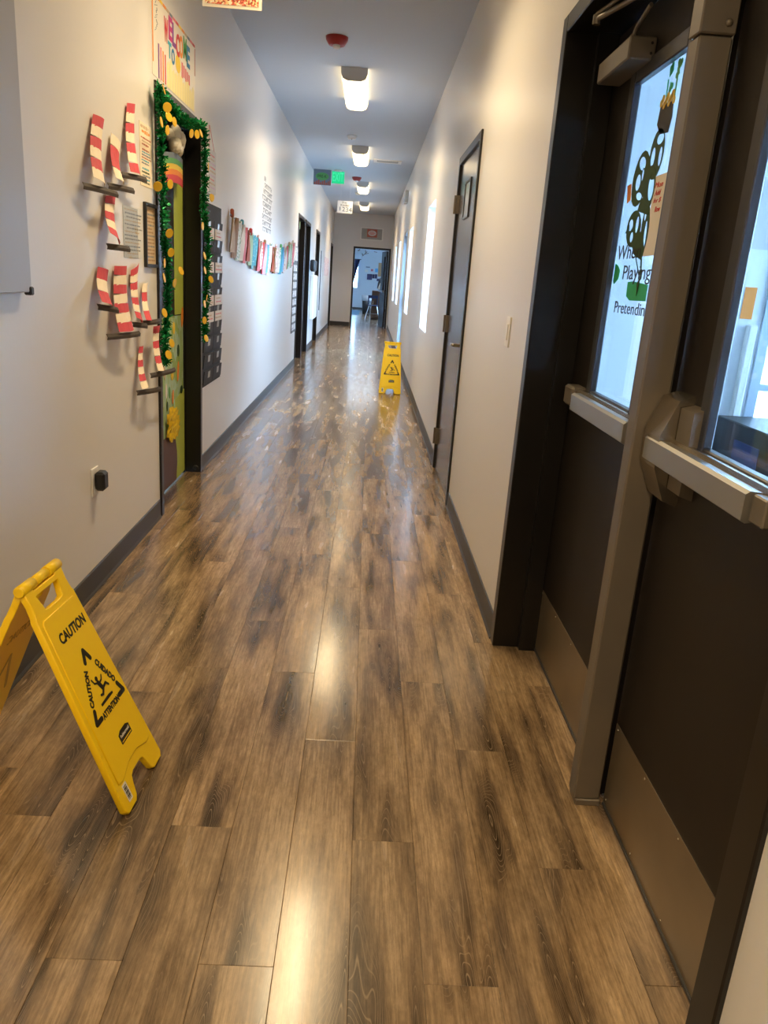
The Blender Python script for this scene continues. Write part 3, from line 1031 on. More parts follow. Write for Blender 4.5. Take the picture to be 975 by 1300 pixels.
def caution_sign(loc, rz, tilt, label):
    root = thing('caution_sign', loc, label, 'sign', 'yellow folding floor signs', rz)
    R_, hv = .0145, .628
    HZ = hv * math.cos(tilt) + .004
    out = [(-.134, .010), (-.126, 0), (-.068, 0), (-.058, .008)] + arc(0, .030, .050, PI, 0, 10)[0:0]
    out = [(-.134, .012), (-.124, 0), (-.072, 0), (-.060, .010), (-.050, .040)]
    out += [(-.042, .056), (-.026, .062), (.026, .062), (.042, .056), (.050, .040)]
    out += [(.060, .010), (.072, 0), (.124, 0), (.134, .012), (.101, .548), (.096, .556), (.092, .585), (.096, .624),
            (.066, .624), (.056, .610), (-.056, .610), (-.066, .624), (-.096, .624), (-.092, .585), (-.096, .556), (-.101, .548)]
    hole = [(-.048, .556), (-.062, .600), (.062, .600), (.048, .556), (.030, .552), (-.030, .552)]
    inner = [(-.112, .078), (-.086, .074), (-.060, .082), (-.030, .092), (.030, .092), (.060, .082), (.086, .074), (.112, .078), (.088, .528), (.080, .536), (-.080, .536), (-.088, .528)]
    for front in (True, False):
        s = -1 if front else 1
        # local axes: width, up along the panel, outward normal
        wx = Vector((1, 0, 0)) if front else Vector((-1, 0, 0))
        upv = Vector((0, -s * math.sin(tilt), math.cos(tilt)))
        nrm = wx.cross(upv)
        foot = Vector((0, s * hv * math.sin(tilt), 0.004))
        pan = bpy.data.objects.new('panel', None)
        me = curve_mesh([out, hole], .0065, .0025)

        def put(me, name, m, dz, par):
            for v in me.vertices:
                p = v.co.copy()
                v.co = foot + wx * p.x + upv * p.y + nrm * (p.z + dz)
            me.name = name
            me.materials.clear(); me.materials.append(m)
            for p in me.polygons: p.material_index = 0
            me.update()
            return link(name, me, par)
        bpy.data.objects.remove(pan)
        pn = put(me, 'panel', M['yellow'], 0, root)
        put(curve_mesh([inner], .0012, .002), 'raised_face', M['yellow'], .0085, pn)
        F = .0122

        def ink(spl, name='print', m=None, k=F):
            return put(curve_mesh(spl, .0002), name, m or M['ink'], k, pn)

        def wtxt(txt, cx, cy, w, h, ang=0.0, bold=0.0, m=None, k=F):
            me = text_mesh(txt, .0002, bold)
            xs = [v.co.x for v in me.vertices]; ys = [v.co.y for v in me.vertices]
            sx, sy = w / (max(xs) - min(xs)), h / (max(ys) - min(ys))
            mx, my = (max(xs) + min(xs)) / 2, (max(ys) + min(ys)) / 2
            for v in me.vertices:
                a, b_ = (v.co.x - mx) * sx, (v.co.y - my) * sy
                v.co = Vector((cx + a * math.cos(ang) - b_ * math.sin(ang), cy + a * math.sin(ang) + b_ * math.cos(ang), v.co.z))
            return put(me, 'lettering', m or M['ink'], k, pn)
        wtxt('CAUTION', .012, .472, .142, .029, 0, .035)
        ax, ay, bx, by = 0.008, .408, .092, .238
        L0, A0, R0 = (ax - bx + .002, by), (ax, ay), (ax + bx - .002, by)

        def mix(p, q, t): return (p[0] + (q[0] - p[0]) * t, p[1] + (q[1] - p[1]) * t)
        for P, Q, S in ((A0, L0, R0), (L0, A0, R0), (R0, L0, A0)):
            d1 = mix(P, Q, .17); d2 = mix(P, S, .17)
            ink([capsule(P, d1, .0068)], 'triangle_corner')
            ink([capsule(P, d2, .0068)], 'triangle_corner', None, F + .0003)
        ml, mr_, mb = mix(L0, A0, .47), mix(A0, R0, .53), mix(L0, R0, .5)
        ml = (ml[0] - .004, ml[1] + .002); mr_ = (mr_[0] + .004, mr_[1] + .002)
        an = math.atan2(A0[1] - L0[1], A0[0] - L0[0])
        wtxt('CAUTION', ml[0], ml[1], .096, .0185, an, .06)
        wtxt('CUIDADO', mr_[0], mr_[1], .096, .0185, -an, .06)
        wtxt('ATTENTION', mb[0], mb[1] - .002, .104, .0185, 0, .06)
        # falling figure
        fx = ax
        for i, (p, q, r) in enumerate((((-.004, .341), (-.004, .3412), .0085), ((-.004, .326), (.008, .300), .0085), ((-.006, .326), (-.026, .334), .0035), ((-.026, .334), (-.034, .352), .003),
                                       ((0, .322), (.020, .326), .0035), ((.020, .326), (.030, .338), .003), ((.008, .300), (.034, .306), .0048), ((.034, .306), (.046, .292), .004),
                                       ((.008, .298), (-.008, .284), .0048), ((-.008, .284), (-.022, .288), .004))):
            p, q, r = [(a_ * .78, .300 + (b_ - .310) * .78) for a_, b_ in (p, q)] + [r * .8]
            ink([capsule((p[0] + fx, p[1]), (q[0] + fx, q[1]), r)], 'falling_figure', None, F + .00015 * i)
        ink([[(fx - .034, .258), (fx + .038, .258), (fx + .038, .264), (fx + .016, .267), (fx - .034, .265)]], 'slope_mark')
        # maker's badge and bar-code sticker
        badge = [(-.022, .136), (.046, .136), (.046, .163), (.030, .170), (-.006, .170), (-.022, .163)]
        ink([badge], 'badge')
        wtxt('Rubbermaid', .012, .1555, .054, .0085, 0, .01, M['c_cream'], F + .0006)
        ink([[(-.018, .140), (.042, .140), (.042, .1425), (-.018, .1425)]], 'badge_line', M['yellow'], F + .0006)
        st = put(curve_mesh([[(-.104, .016), (-.080, .016), (-.080, .066), (-.104, .066)]], .0002), 'barcode_sticker', M['cream'], .0093, pn)
        bars = MB()
        for k in range(11):
            v0 = .022 + k * .0036
            bars.add([foot + wx * u + upv * v + nrm * .0100 for u, v in ((-.101, v0), (-.085, v0), (-.085, v0 + .0014 + .0008 * (k % 3)), (-.101, v0 + .0014 + .0008 * (k % 3)))], [(0, 1, 2, 3)])
        bm_ = bpy.data.meshes.new('bars'); bm_.from_pydata(bars.v, [], bars.f); bm_.materials.append(M['ink'])
        link('bars', bm_, pn)
        # the print shows faintly through on the inside
        ink([capsule((-.06, .25), (0, .39), .006), ], 'show_through', M['faintink'], -.0096)
        ink([capsule((.06, .25), (0, .39), .006)], 'show_through', M['faintink'], -.0099)
        wtxt('NOITUAC', .0, .47, .13, .028, 0, 0, M['faintink'], -.0096)
    # hinge barrel across the top
    hb = MB()
    hb.tube([(-.100, 0, HZ), (-.036, 0, HZ)], R_, 16)
    hb.tube([(-.034, 0, HZ), (.034, 0, HZ)], R_ * .86, 16)
    hb.tube([(.036, 0, HZ), (.100, 0, HZ)], R_, 16)
    hb.tube([(-.104, 0, HZ), (-.100, 0, HZ)], [R_ * .8, R_], 16)
    hb.tube([(.100, 0, HZ), (.104, 0, HZ)], [R_, R_ * .8], 16)
    me = bpy.data.meshes.new('hinge'); me.from_pydata(hb.v, [], hb.f); me.materials.append(M['yellow'])
    for p in me.polygons: p.use_smooth = len(p.vertices) == 4
    link('hinge', me, root)
    return root


caution_sign((-.530 - .628 * math.sin(.41) + .002, 1.808, 0), PI / 2 - .06, .41, 'big yellow folding caution sign standing by the left wall')
caution_sign((.333, 9.55 + .628 * math.sin(.28), 0), -.02, .28, 'small-looking yellow caution sign far down the corridor near the right wall')

# ------------------------------------------------------------------ right wall small things
sw = thing('light_switch', (XR, 3.22, 1.18), 'white light switch plate between the dark single door and the double doors', 'switch')
MB().box(XR - .006, XR, 3.180, 3.262, 1.120, 1.240, .002).build('plate', M['white'], sw)
MB().box(XR - .010, XR - .005, 3.203, 3.239, 1.148, 1.212, .002).build('rocker', M['white'], sw)
ol = thing('wall_outlet', (XR, 15.72, .46), 'white outlet plate low on the right wall past the glazed exit door', 'outlet')
MB().box(XR - .006, XR, 15.68, 15.76, .40, .52, .002).build('plate', M['white'], ol)
MB().box(XR - .008, XR - .005, 15.70, 15.74, .425, .452).box(XR - .008, XR - .005, 15.70, 15.74, .468, .495).build('sockets', M['inkgrey'], ol)
es = thing('exit_sign', (XR, 14.6, 2.77), 'small grey sign box high on the right wall over the glazed exit door', 'sign')
MB().box(XR - .06, XR, 14.42, 14.78, 2.66, 2.86, .008).build('sign_housing', M['white'], es)
MB().box(XR - .062, XR - .059, 14.45, 14.75, 2.685, 2.835).build('sign_face', M['exitframe'], es)
# hanging exit sign over the corridor
eg = thing('exit_sign', (-.64, 14.10, H), 'glowing green exit sign hanging from the ceiling', 'sign')
MB().box(-.70, -.58, 14.08, 14.14, H - .035, H, .004).build('canopy', M['white'], eg)
MB().box(-.745, -.535, 14.105, 14.115, 2.845, H - .030).build('lit_panel', M['exitgreen'], eg)
word('EXIT', M['exitletter'], (-.640, 14.103, 2.945), *FW, (.185, .135), eg)


def hanging_card(name, x0, x1, y, z0, z1, material, label, tilt=0.0, border=None, cat='sign'):
    xc = (x0 + x1) / 2
    t = thing(name, (xc, y, z1), label, cat)
    s = MB()
    for sx in (x0 + .06, x1 - .06):
        s.tube([(sx, y, z1 - .01), (sx, y, H)], .0012, 5)
    s.build('string', M['white'], t)
    cd = MB().box(x0, x1, y - .002, y + .002, z0, z1).build('card', border or material, t)
    if border:
        MB().box(x0 + .013, x1 - .013, y - .0035, y - .002, z0 + .013, z1 - .013).build('print', material, cd)
    return t, cd


hanging_card('hanging_sign', -.828, -.562, 4.0, 2.470, 2.69, M['speckle'], 'card of red and gold speckles hanging from the ceiling near the decorated door', border=M['cream'])
t, cd = hanging_card('hanging_sign', -1.045, -.752, 14.0, 2.792, 3.035, M['c_slate'], 'dark picture sign with a green oval hanging beside the lit exit sign')
ov = poly_plate([ring(0, 0, .110, .060, 28)], .002, M['c_green'], (-.90, 13.995, 2.925), *FW, cd, 'green_oval')
word('PRE-K', M['ink'], (-.90, 13.9925, 2.928), *FW, (.15, .045), cd)
b = MB()
for i in range(9):
    xx = -1.03 + .032 * i
    b.box(xx, xx + .022, 13.994, 13.998, 2.797, 2.835 + .02 * ((i * 7) % 3))
b.build('picture_detail', M['c_rust'], cd)
t, cd = hanging_card('hanging_sign', -.712, -.420, 16.0, 2.520, 2.745, M['paper'], 'white card with black writing hanging over the corridor past the exit sign')
for s_, zz, w_, h_, m_, xx in (('Pre-', 2.715, .10, .035, 'ink', -.57), ('Kinder', 2.667, .17, .04, 'ink', -.565), ('1', 2.60, .02, .07, 'c_slate', -.66), ('2', 2.595, .05, .08, 'c_navy', -.59), ('3', 2.59, .05, .085, 'c_slate', -.525), ('4', 2.59, .06, .085, 'ink', -.46)):
    word(s_, M[m_], (xx, 15.9975, zz), *FW, (w_, h_), cd)

# ------------------------------------------------------------------ left wall: near part
wb = thing('whiteboard', (XL, 2.0, 1.24), 'grey-white board on the left wall, cut by the picture edge, with a black corner clip', 'board')
MB().box(XL, XL + .030, 1.10, 2.535, 1.235, 2.60, .003).build('panel', M['board'], wb)
MB().box(XL + .012, XL + .036, 2.517, 2.541, 1.226, 1.252, .004).build('corner_clip', M['black'], wb)
oo = thing('wall_outlet', (XL, 3.11, .47), 'white outlet plate low on the left wall with a black plug adapter in it', 'outlet')
MB().box(XL, XL + .006, 3.07, 3.15, .410, .528, .002).build('plate', M['white'], oo)
MB().box(XL + .006, XL + .008, 3.09, 3.13, .425, .450).build('socket', M['offwhite'], oo)
pa = thing('plug_adapter', (XL + .006, 3.12, .47), 'rounded black plug adapter in the left wall outlet', 'adapter')
MB().box(XL + .006, XL + .048, 3.09, 3.15, .432, .512, .010).build('adapter_body', M['black'], pa)



def print_rows(parent, x, y0, y1, z0, z1, rows, mats, seed, fill=.62, name='print'):
    """lines of small printed marks on a sheet against the left wall, one mesh per ink"""
    r = random.Random(seed)
    bs = [MB() for _ in mats]
    hgt = (z1 - z0) / rows
    for i in range(rows):
        z = z1 - hgt * (i + .5)
        k = (i * 7 + seed) % len(mats)
        y = y0 + r.uniform(0, .15) * (y1 - y0)
        end = y1 - r.uniform(0, .3) * (y1 - y0)
        while y < end:
            w = min(r.uniform(.5, 2.2) * hgt, end - y)
            h2 = hgt * fill * r.uniform(.6, 1) / 2
            bs[k].box(x, x + .0006, y, y + w, z - h2, z + h2)
            y += w + hgt * .45
    for b_, m_ in zip(bs, mats):
        if b_.v: b_.build(name, M[m_], parent)


# striped paper hats: outlines (Y, z) of the crown corners and of the brim ends
HATS = [
    ((3.232, 1.870), (3.357, 1.873), (3.080, 1.633), (3.199, 1.616), (3.029, 1.599), (3.320, 1.598), 6, 'red-and-white striped paper hat, large, highest at the left of the group'),
    ((3.443, 1.840), (3.559, 1.813), (3.343, 1.663), (3.435, 1.646), (3.308, 1.628), (3.544, 1.634), 4, 'red-and-white striped paper hat with a pointed folded white top'),
    ((3.668, 1.993), (3.785, 2.011), (3.541, 1.710), (3.675, 1.712), (3.489, 1.690), (3.741, 1.700), 7, 'tall red-and-white striped paper hat, topmost, beside the rules poster'),
    ((3.349, 1.594), (3.475, 1.608), (3.253, 1.449), (3.360, 1.410), (3.270, 1.400), (3.463, 1.397), 5, 'red-and-white striped paper hat curling outward, left of the plastic sleeve'),
    ((3.225, 1.320), (3.350, 1.308), (3.125, 1.191), (3.247, 1.168), (3.136, 1.170), (3.284, 1.153), 3, 'short red-and-white paper hat of three stripes, left end of the lower row'),
    ((3.431, 1.326), (3.601, 1.328), (3.326, 1.060), (3.530, 1.060), (3.235, 1.047), (3.586, 1.040), 7, 'widest red-and-white striped paper hat with flared bottom and long brim in the lower row'),
    ((3.663, 1.311), (3.790, 1.344), (3.580, 1.110), (3.654, 1.079), (3.589, 1.078), (3.705, 1.066), 7, 'narrowing red-and-white striped paper hat right of the widest one'),
    ((3.853, 1.252), (3.938, 1.257), (3.735, 1.091), (3.808, 1.088), (3.726, 1.075), (3.942, 1.078), 4, 'slim striped paper hat with white top under the black framed notice'),
    ((3.913, 1.051), (4.035, 1.050), (3.824, 0.844), (3.902, 0.845), (3.761, 0.829), (4.109, 0.822), 6, 'striped paper hat whose brim reaches over the door frame'),
    ((3.770, 0.963), (3.832, 0.963), (3.642, 0.781), (3.734, 0.785), (3.633, 0.762), (3.923, 0.745), 6, 'lowest slim striped paper hat with white bottom and curved brim'),
]
for hi, (tl, tr, bl, br, b0, b1, n, lab) in enumerate(HATS):
    yc = (tl[0] + tr[0]) / 2
    t = thing('striped_paper_hat', (XL, yc, tl[1]), lab, 'paper hat', 'striped paper hats on the left wall')

    def P(u, v, k=0.0):
        y = (tl[0] * (1 - u) + tr[0] * u) * (1 - v) + (bl[0] * (1 - u) + br[0] * u) * v
        z = (tl[1] * (1 - u) + tr[1] * u) * (1 - v) + (bl[1] * (1 - u) + br[1] * u) * v
        x = XL + .010 + .045 * v ** 2.2 + .008 * math.sin(u * PI) * (1 + v)
        return (x + k, y, z)
    for i in range(n):
        v0, v1 = i / n, (i + 1) / n
        wob = .012 * (1 if (i + hi) % 2 else -1)
        rows = []
        for j in range(4):
            v = v0 + (v1 - v0) * j / 3
            rows.append([P(u, min(1, max(0, v + (wob * (u - .5) * 2 if (0 < i or j > 0) else 0)))) for u in (0, .25, .5, .75, 1)])
        white_first = hi in (1, 7)
        iswhite = (i % 2 == 0) if white_first else (i % 2 == 1)
        if hi == 1: iswhite = i in (0, 3)
        MB().sheet(rows, thick=(-.0012, 0, 0)).build('stripe', M['hatwhite'] if iswhite else M['hatred'], t)
    # brim: folded strip standing out from the wall, and its stub at the wall
    b = MB()
    rows = []
    for j in range(6):
        u = j / 5
        y = b0[0] * (1 - u) + b1[0] * u
        z = b0[1] * (1 - u) + b1[1] * u
        x = XL + .030 + .035 * math.sin(u * PI * .6)
        rows.append([(x, y, z + .012), (x + .006, y, z), (x + .004, y, z - .012)])
    b.sheet(rows, thick=(-.002, 0, 0))
    b.build('brim', M['hatbrim'], t)

bpy.data.objects['striped_paper_hat.008'].location.x += .030

# notices beside the hats
po = tag(MB().box(XL, XL + .002, 3.872, 4.074, 1.692, 1.962).build('rules_poster', M['hatwhite']), 'cream poster with small coloured print beside the topmost striped hat', 'poster')
print_rows(po, XL + .002, 3.885, 4.062, 1.915, 1.955, 2, ['c_orange', 'c_tan'], 1, .8)
print_rows(po, XL + .002, 3.885, 4.062, 1.865, 1.905, 3, ['c_rust', 'c_tan'], 4)
print_rows(po, XL + .002, 3.895, 4.055, 1.785, 1.855, 6, ['c_teal', 'c_slate', 'c_rust'], 5)
print_rows(po, XL + .002, 3.885, 4.062, 1.700, 1.775, 5, ['c_teal', 'c_darkgreen', 'c_slate'], 6)
sl = thing('plastic_sleeve', (XL, 3.74, 1.36), 'clear plastic sleeve with a printed sheet under the striped hats', 'sleeve')
MB().box(XL, XL + .002, 3.595, 3.895, 1.365, 1.585).build('sheet', M['paper'], sl)
print_rows(sl, XL + .002, 3.605, 3.88, 1.375, 1.575, 13, ['c_slate', 'inkgrey', 'c_tan'], 8, .45)
MB().box(XL + .002, XL + .006, 3.590, 3.80, 1.362, 1.578).build('sleeve_front', glass_mat('sleeve_film', (.93, .95, .97), .25), sl)
fn = thing('framed_notice', (XL, 4.02, 1.32), 'tan typed notice in a black frame beside the decorated door', 'frame')
b = MB()
b.box(XL, XL + .016, 3.908, 3.924, 1.327, 1.622, .002).box(XL, XL + .016, 4.108, 4.124, 1.327, 1.622, .002).box(XL, XL + .016, 3.924, 4.108, 1.606, 1.622, .002).box(XL, XL + .016, 3.924, 4.108, 1.327, 1.343, .002)
b.build('frame', M['black'], fn)
MB().box(XL, XL + .004, 3.924, 4.108, 1.343, 1.606).build('document', M['c_tan'], fn)
print_rows(fn, XL + .004, 3.935, 4.095, 1.352, 1.595, 15, ['c_brown', 'c_slate', 'c_brown'], 9, .5)

# ------------------------------------------------------------------ decorated door: poster above
wp = thing('welcome_poster', (XL, 4.58, 2.2), 'bright welcome poster with coloured letters and pale pencils above the decorated door', 'poster')
PX = XL + .002
MB().box(XL, PX, 4.112, 5.038, 2.205, 2.560).build('sheet', M['poster'], wp)
b = MB()
cols = ['c_orange', 'c_yellow', 'c_red', 'c_pink', 'c_slate', 'c_tan']
for k in range(14):
    y0 = 4.118 + k * .0655
    MB().box(PX, PX + .0006, y0, y0 + .060, 2.543, 2.557).build('border_mark', M[cols[(k * 5 + 3) % 6]], wp)
MB().box(PX, PX + .0006, 4.114, 4.130, 2.26, 2.54).build('border_stripe', M['c_orange'], wp)
MB().box(PX, PX + .0006, 5.022, 5.036, 2.40, 2.54).build('border_stripe', M['c_rust'], wp)
for ch, yy, zz, m_ in (('W', 4.37, 2.455, 'c_red'), ('E', 4.46, 2.485, 'c_magenta'), ('L', 4.535, 2.475, 'c_purple'), ('C', 4.615, 2.452, 'c_red'), ('O', 4.69, 2.462, 'c_orange'), ('M', 4.78, 2.478, 'c_green'), ('E', 4.86, 2.455, 'c_blue')):
    word(ch, M[m_], (PX + .001, yy, zz), *LW, (.078, .108), wp, bold=.04)
for ch, yy, zz, m_ in (('T', 4.44, 2.385, 'c_teal'), ('O', 4.51, 2.372, 'c_blue')):
    word(ch, M[m_], (PX + .001, yy, zz), *LW, (.070, .074), wp, bold=.04)
poly_plate([ring(0, 0, .055, .042)], .0008, M['c_yellow'], (PX + .0006, 4.62, 2.365), *LW, wp, 'sun_face')
for k in range(5):
    MB().box(PX, PX + .001, 4.70 + .042 * k, 4.728 + .042 * k, 2.320 + .010 * (k % 2), 2.395 - .006 * k).build('painted_letter', M['c_pink'], wp)
for k, m_ in enumerate(('c_purple', 'c_pink', 'c_orange', 'c_red')):
    MB().box(PX, PX + .0008, 4.215 + .042 * k, 4.235 + .042 * k, 2.210, 2.36 - .006 * k).build('crayon', M[m_], wp)
for k in range(11):
    y0 = 4.385 + .057 * k
    hh = .105 + .02 * math.sin(k * 1.9)
    MB().prism([(y0, 2.208), (y0 + .048, 2.208), (y0 + .048, 2.208 + hh), (y0 + .024, 2.225 + hh), (y0, 2.208 + hh)], lambda a, z, d: (d, a, z), PX, PX + .0008).build('pencil', M['c_pencil'], wp)
b = MB()
for k in range(10):
    b.tube([(PX + .001, 4.16 + .014 * (k % 4), 2.40 + .013 * k), (PX + .001, 4.185 + .012 * (k % 3), 2.412 + .013 * k)], .0012, 5)
b.build('pencil_drawing', M['c_slate'], wp)

# decorations on the door leaf (leaf face at XL - 0.100)
DX = XL - .100
tag(poly_plate([[(4.19, .53), (4.60, 1.05), (5.130, 1.043), (5.130, .012), (4.90, .012), (4.19, .012)]], .002, M['greenpaper'], (DX + .0015, 0, 0), *LW, None, 'painted_paper_backdrop'),
    'green painted paper covering the lower half of the decorated door', 'decoration')
tag(poly_plate([[(4.90, .53), (5.145, .57), (5.145, .015), (4.905, .010)]], .002, M['lime'], (DX + .0045, 0, 0), *LW, None, 'crepe_strip'),
    'plain lime crepe strip on the lower right of the decorated door', 'decoration')
tag(MB().box(DX, DX + .002, 4.921, 5.143, 1.052, 1.84).build('crepe_strip', M['lime']), 'long lime crepe strip hanging under the paper rainbow on the decorated door', 'decoration')
tag(poly_plate([[(4.19, .02), (4.895, .012), (4.922, .12), (4.915, .20), (4.874, .300), (4.80, .335), (4.30, .335), (4.22, .2)]], .003, M['potbrown'], (DX + .0075, 0, 0), *LW, None, 'paper_pot'),
    'big brown paper pot at the bottom of the decorated door', 'decoration')
tg = MB()
rnd = random.Random(3)
for k in range(60):
    a, q = rnd.random() * 2 * PI, rnd.random() ** .5
    y, z = 4.755 + .125 * q * math.cos(a), .405 + .095 * q * math.sin(a)
    s = .018 + .014 * rnd.random()
    e = [Vector((rnd.uniform(-.4, .4), math.cos(a2 := rnd.random() * 6.28), math.sin(a2))) for _ in range(2)]
    x = DX + .014 + .022 * rnd.random()
    tg.add([(x, y - s, z - s * .6), (x + .01 * e[0].x, y + s, z - s), (x + .012, y + s * .7, z + s), (x + .01 * e[1].x, y - s, z + s)], [(0, 1, 2), (0, 2, 3)])
o = tg.build('tissue_heap', M['tissue'])
tag(o, 'crumpled yellow tissue heaped over the brown paper pot', 'decoration')
o['kind'] = 'thing'
# child-made carrot and clover scraps on the green paper
sc = [(4.66, .965, .022, .05, 'c_yellow'), (4.72, .84, .03, .05, 'c_green'), (4.64, .73, .02, .06, 'c_tan'), (4.98, .70, .025, .085, 'c_orange'), (4.99, .83, .03, .05, 'c_darkgreen'),
      (4.80, .80, .025, .03, 'c_yellow'), (4.83, .695, .035, .045, 'tissue'), (4.68, .615, .02, .06, 'c_cream'), (4.76, .595, .02, .05, 'c_green'), (4.83, .56, .018, .06, 'c_orange'),
      (4.70, .52, .018, .04, 'c_darkgreen'), (5.06, .575, .03, .035, 'c_darkgreen'), (5.10, 1.03, .03, .085, 'c_orange'), (4.88, .975, .03, .05, 'c_yellow')]
nm = {'c_orange': 'orange carrot scrap', 'c_yellow': 'yellow scrap', 'c_green': 'green clover scrap', 'c_tan': 'tan scrap', 'c_darkgreen': 'dark green clover scrap', 'tissue': 'golden tissue square', 'c_cream': 'cream scrap'}
where = ['at the upper left by the garland', 'under the garland end', 'near the left edge', 'halfway down the middle', 'above the orange one', 'by the garland end', 'level with the lowest brim',
         'near the lower left', 'above the tissue heap', 'just right of the tissue heap', 'left of the tissue heap', 'atop the lower crepe strip', 'hanging at the right frame edge', 'right of the upper left one']
for i, (y, z, w, h_, m_) in enumerate(sc):
    o = poly_plate([ring(y, z, w, h_ / 1.3, 9, rot=.2 * ((i % 3) - 1))], .0015, M[m_], (DX + .0045 + (.003 if i in (9, 11) else 0), 0, 0), *LW, None, 'paper_scrap')
    tag(o, 'small %s on the green painted paper, %s' % (nm[m_], where[i]), 'paper scrap', 'paper scraps on the decorated door')
# cloud with rainbow
cd_ = thing('paper_rainbow', (DX, 4.75, 1.8), 'striped felt rainbow hanging under a cotton cloud on the decorated door', 'decoration')
for k, m_ in enumerate(('c_slate', 'c_green', 'c_yellow', 'c_orange', 'c_red')):
    rows = []
    for j in range(6):
        u = j / 5
        y = 4.42 + (4.96 - 4.42) * u
        zt = 1.905 - .028 * k + .018 * math.sin(u * PI) + .035 * u
        x = DX + .045 + .02 * math.sin(u * PI)
        rows.append([(x, y, zt), (x, y, zt - .029 - (.012 if k == 4 else 0))])
    MB().sheet(rows, thick=(-.004, 0, 0)).build('rainbow_band', M[m_], cd_)
b = MB()
rnd = random.Random(5)
for k in range(14):
    cy, cz, r = 4.76 + rnd.uniform(-.12, .14), 2.00 + rnd.uniform(-.035, .05), rnd.uniform(.035, .06)
    cx = DX + .05 + rnd.uniform(-.01, .02)
    prof = [(max(1e-4, r * math.sin(PI * i / 6)), r * math.cos(PI * i / 6)) for i in range(7)]
    b.lathe(prof, lambda x, y, h, cx=cx, cy=cy, cz=cz: (cx + x * .6, cy + y, cz + h * .8), 10)
b.build('cotton_cloud', M['cotton'], cd_, True)

# tinsel garland round the door frame
GL = [(4.055, 2.147), (4.066, 2.08), (4.093, 2.015), (4.086, 1.884), (4.109, 1.741), (4.086, 1.596), (4.095, 1.484), (4.172, 1.394), (4.185, 1.306), (4.18, 1.192), (4.158, 1.085), (4.103, .989), (4.081, .882), (4.147, .850)]
GT = [(4.068, 2.110), (4.329, 2.085), (4.552, 2.085), (4.822, 2.108), (5.036, 2.141)]
GR = [(5.036, 2.141), (5.082, 2.085), (5.106, 2.023), (5.107, 1.936), (5.108, 1.847), (5.085, 1.733), (5.083, 1.658), (5.211, 1.521), (5.187, 1.372), (5.164, 1.222), (5.165, 1.12), (5.115, 1.02), (5.116, .907)]
ga = thing('tinsel_garland', (XL, 4.6, 2.15), 'green tinsel garland with gold coins draped round the decorated door', 'garland')
b = MB()
rnd = random.Random(11)
for path, dens, rad in ((GL, 1500, .036), (GT, 1300, .040), (GR, 1500, .035)):
    for (y0, z0), (y1, z1) in zip(path, path[1:]):
        n = int(dens * math.hypot(y1 - y0, z1 - z0))
        for k in range(n):
            t = rnd.random()
            c = Vector((XL + .045, y0 + (y1 - y0) * t, z0 + (z1 - z0) * t))
            d = Vector((rnd.gauss(0, .7), rnd.gauss(0, 1), rnd.gauss(0, 1))).normalized()
            l = rad * rnd.uniform(.6, 1.15)
            p = c + d * l
            if p.x < XL + .020: p.x = XL + .020
            if p.y < 4.13 and 1.30 < p.z < 1.65: p.y = 4.13
            sidev = d.cross(Vector((rnd.random(), rnd.random(), rnd.random()))).normalized() * .0036
            b.add([c - sidev, c + sidev, p + sidev, p - sidev], [(0, 1, 2, 3)])
o = b.build('tinsel', M['tinsel'], ga)
o['kind'] = 'stuff'
COINS = [(3.981, 2.116), (4.043, 2.053), (3.93, 1.97), (4.038, 1.954), (4.177, 2.014), (4.551, 2.024), (4.692, 2.043), (4.798, 2.065), (5.005, 1.918), (5.122, 1.755), (3.85, 1.687), (4.083, 1.722), (4.072, 2.017),
         (5.106, 1.756), (4.057, 1.494), (4.085, 1.405), (4.296, 1.318), (4.153, 1.259), (3.946, 1.283), (4.905, 1.411), (4.916, 1.327), (5.101, 1.274), (4.966, 1.163), (4.908, 1.13), (4.903, 1.033), (4.958, .92),
         (4.082, .959), (4.013, .907), (3.955, 1.352), (3.943, 1.117), (4.844, 1.575)]
rnd = random.Random(2)
for i, (y, z) in enumerate(COINS):
    a, tl_ = rnd.uniform(-.9, .2), rnd.uniform(-.3, .3)
    nx = Vector((math.cos(a) * math.cos(tl_), math.sin(a) * math.cos(tl_), math.sin(tl_)))
    ux = nx.cross(Vector((0, 0, 1))).normalized(); uy = nx.cross(ux)
    c = Vector((XL + .085, y, z))
    MB().lathe([(.021, 0), (.0225, .001), (.0225, .003), (.019, .004), (.019, .0033), (.006, .0033)], lambda x, yy, h: c + ux * x + uy * yy + nx * h, 14).build('coin', M['gold'], ga)

# papers on strings right of the door
hs = thing('hanging_sheet', (XL, 5.57, 2.08), 'pale printed sheet on strings right of the decorated door', 'sheet')
MB().box(XL, XL + .003, 5.455, 5.68, 1.820, 2.083).build('sheet', M['faintprint'], hs)
print_rows(hs, XL + .003, 5.47, 5.665, 1.84, 2.06, 9, ['c_pink', 'c_tan', 'c_lilac'], 12, .4)
MB().tube([(XL + .003, 5.46, 2.08), (XL + .003, 5.445, 2.215)], .0015, 5).tube([(XL + .003, 5.62, 2.08), (XL + .003, 5.46, 2.215)], .0015, 5).build('string', M['c_pink'], hs)

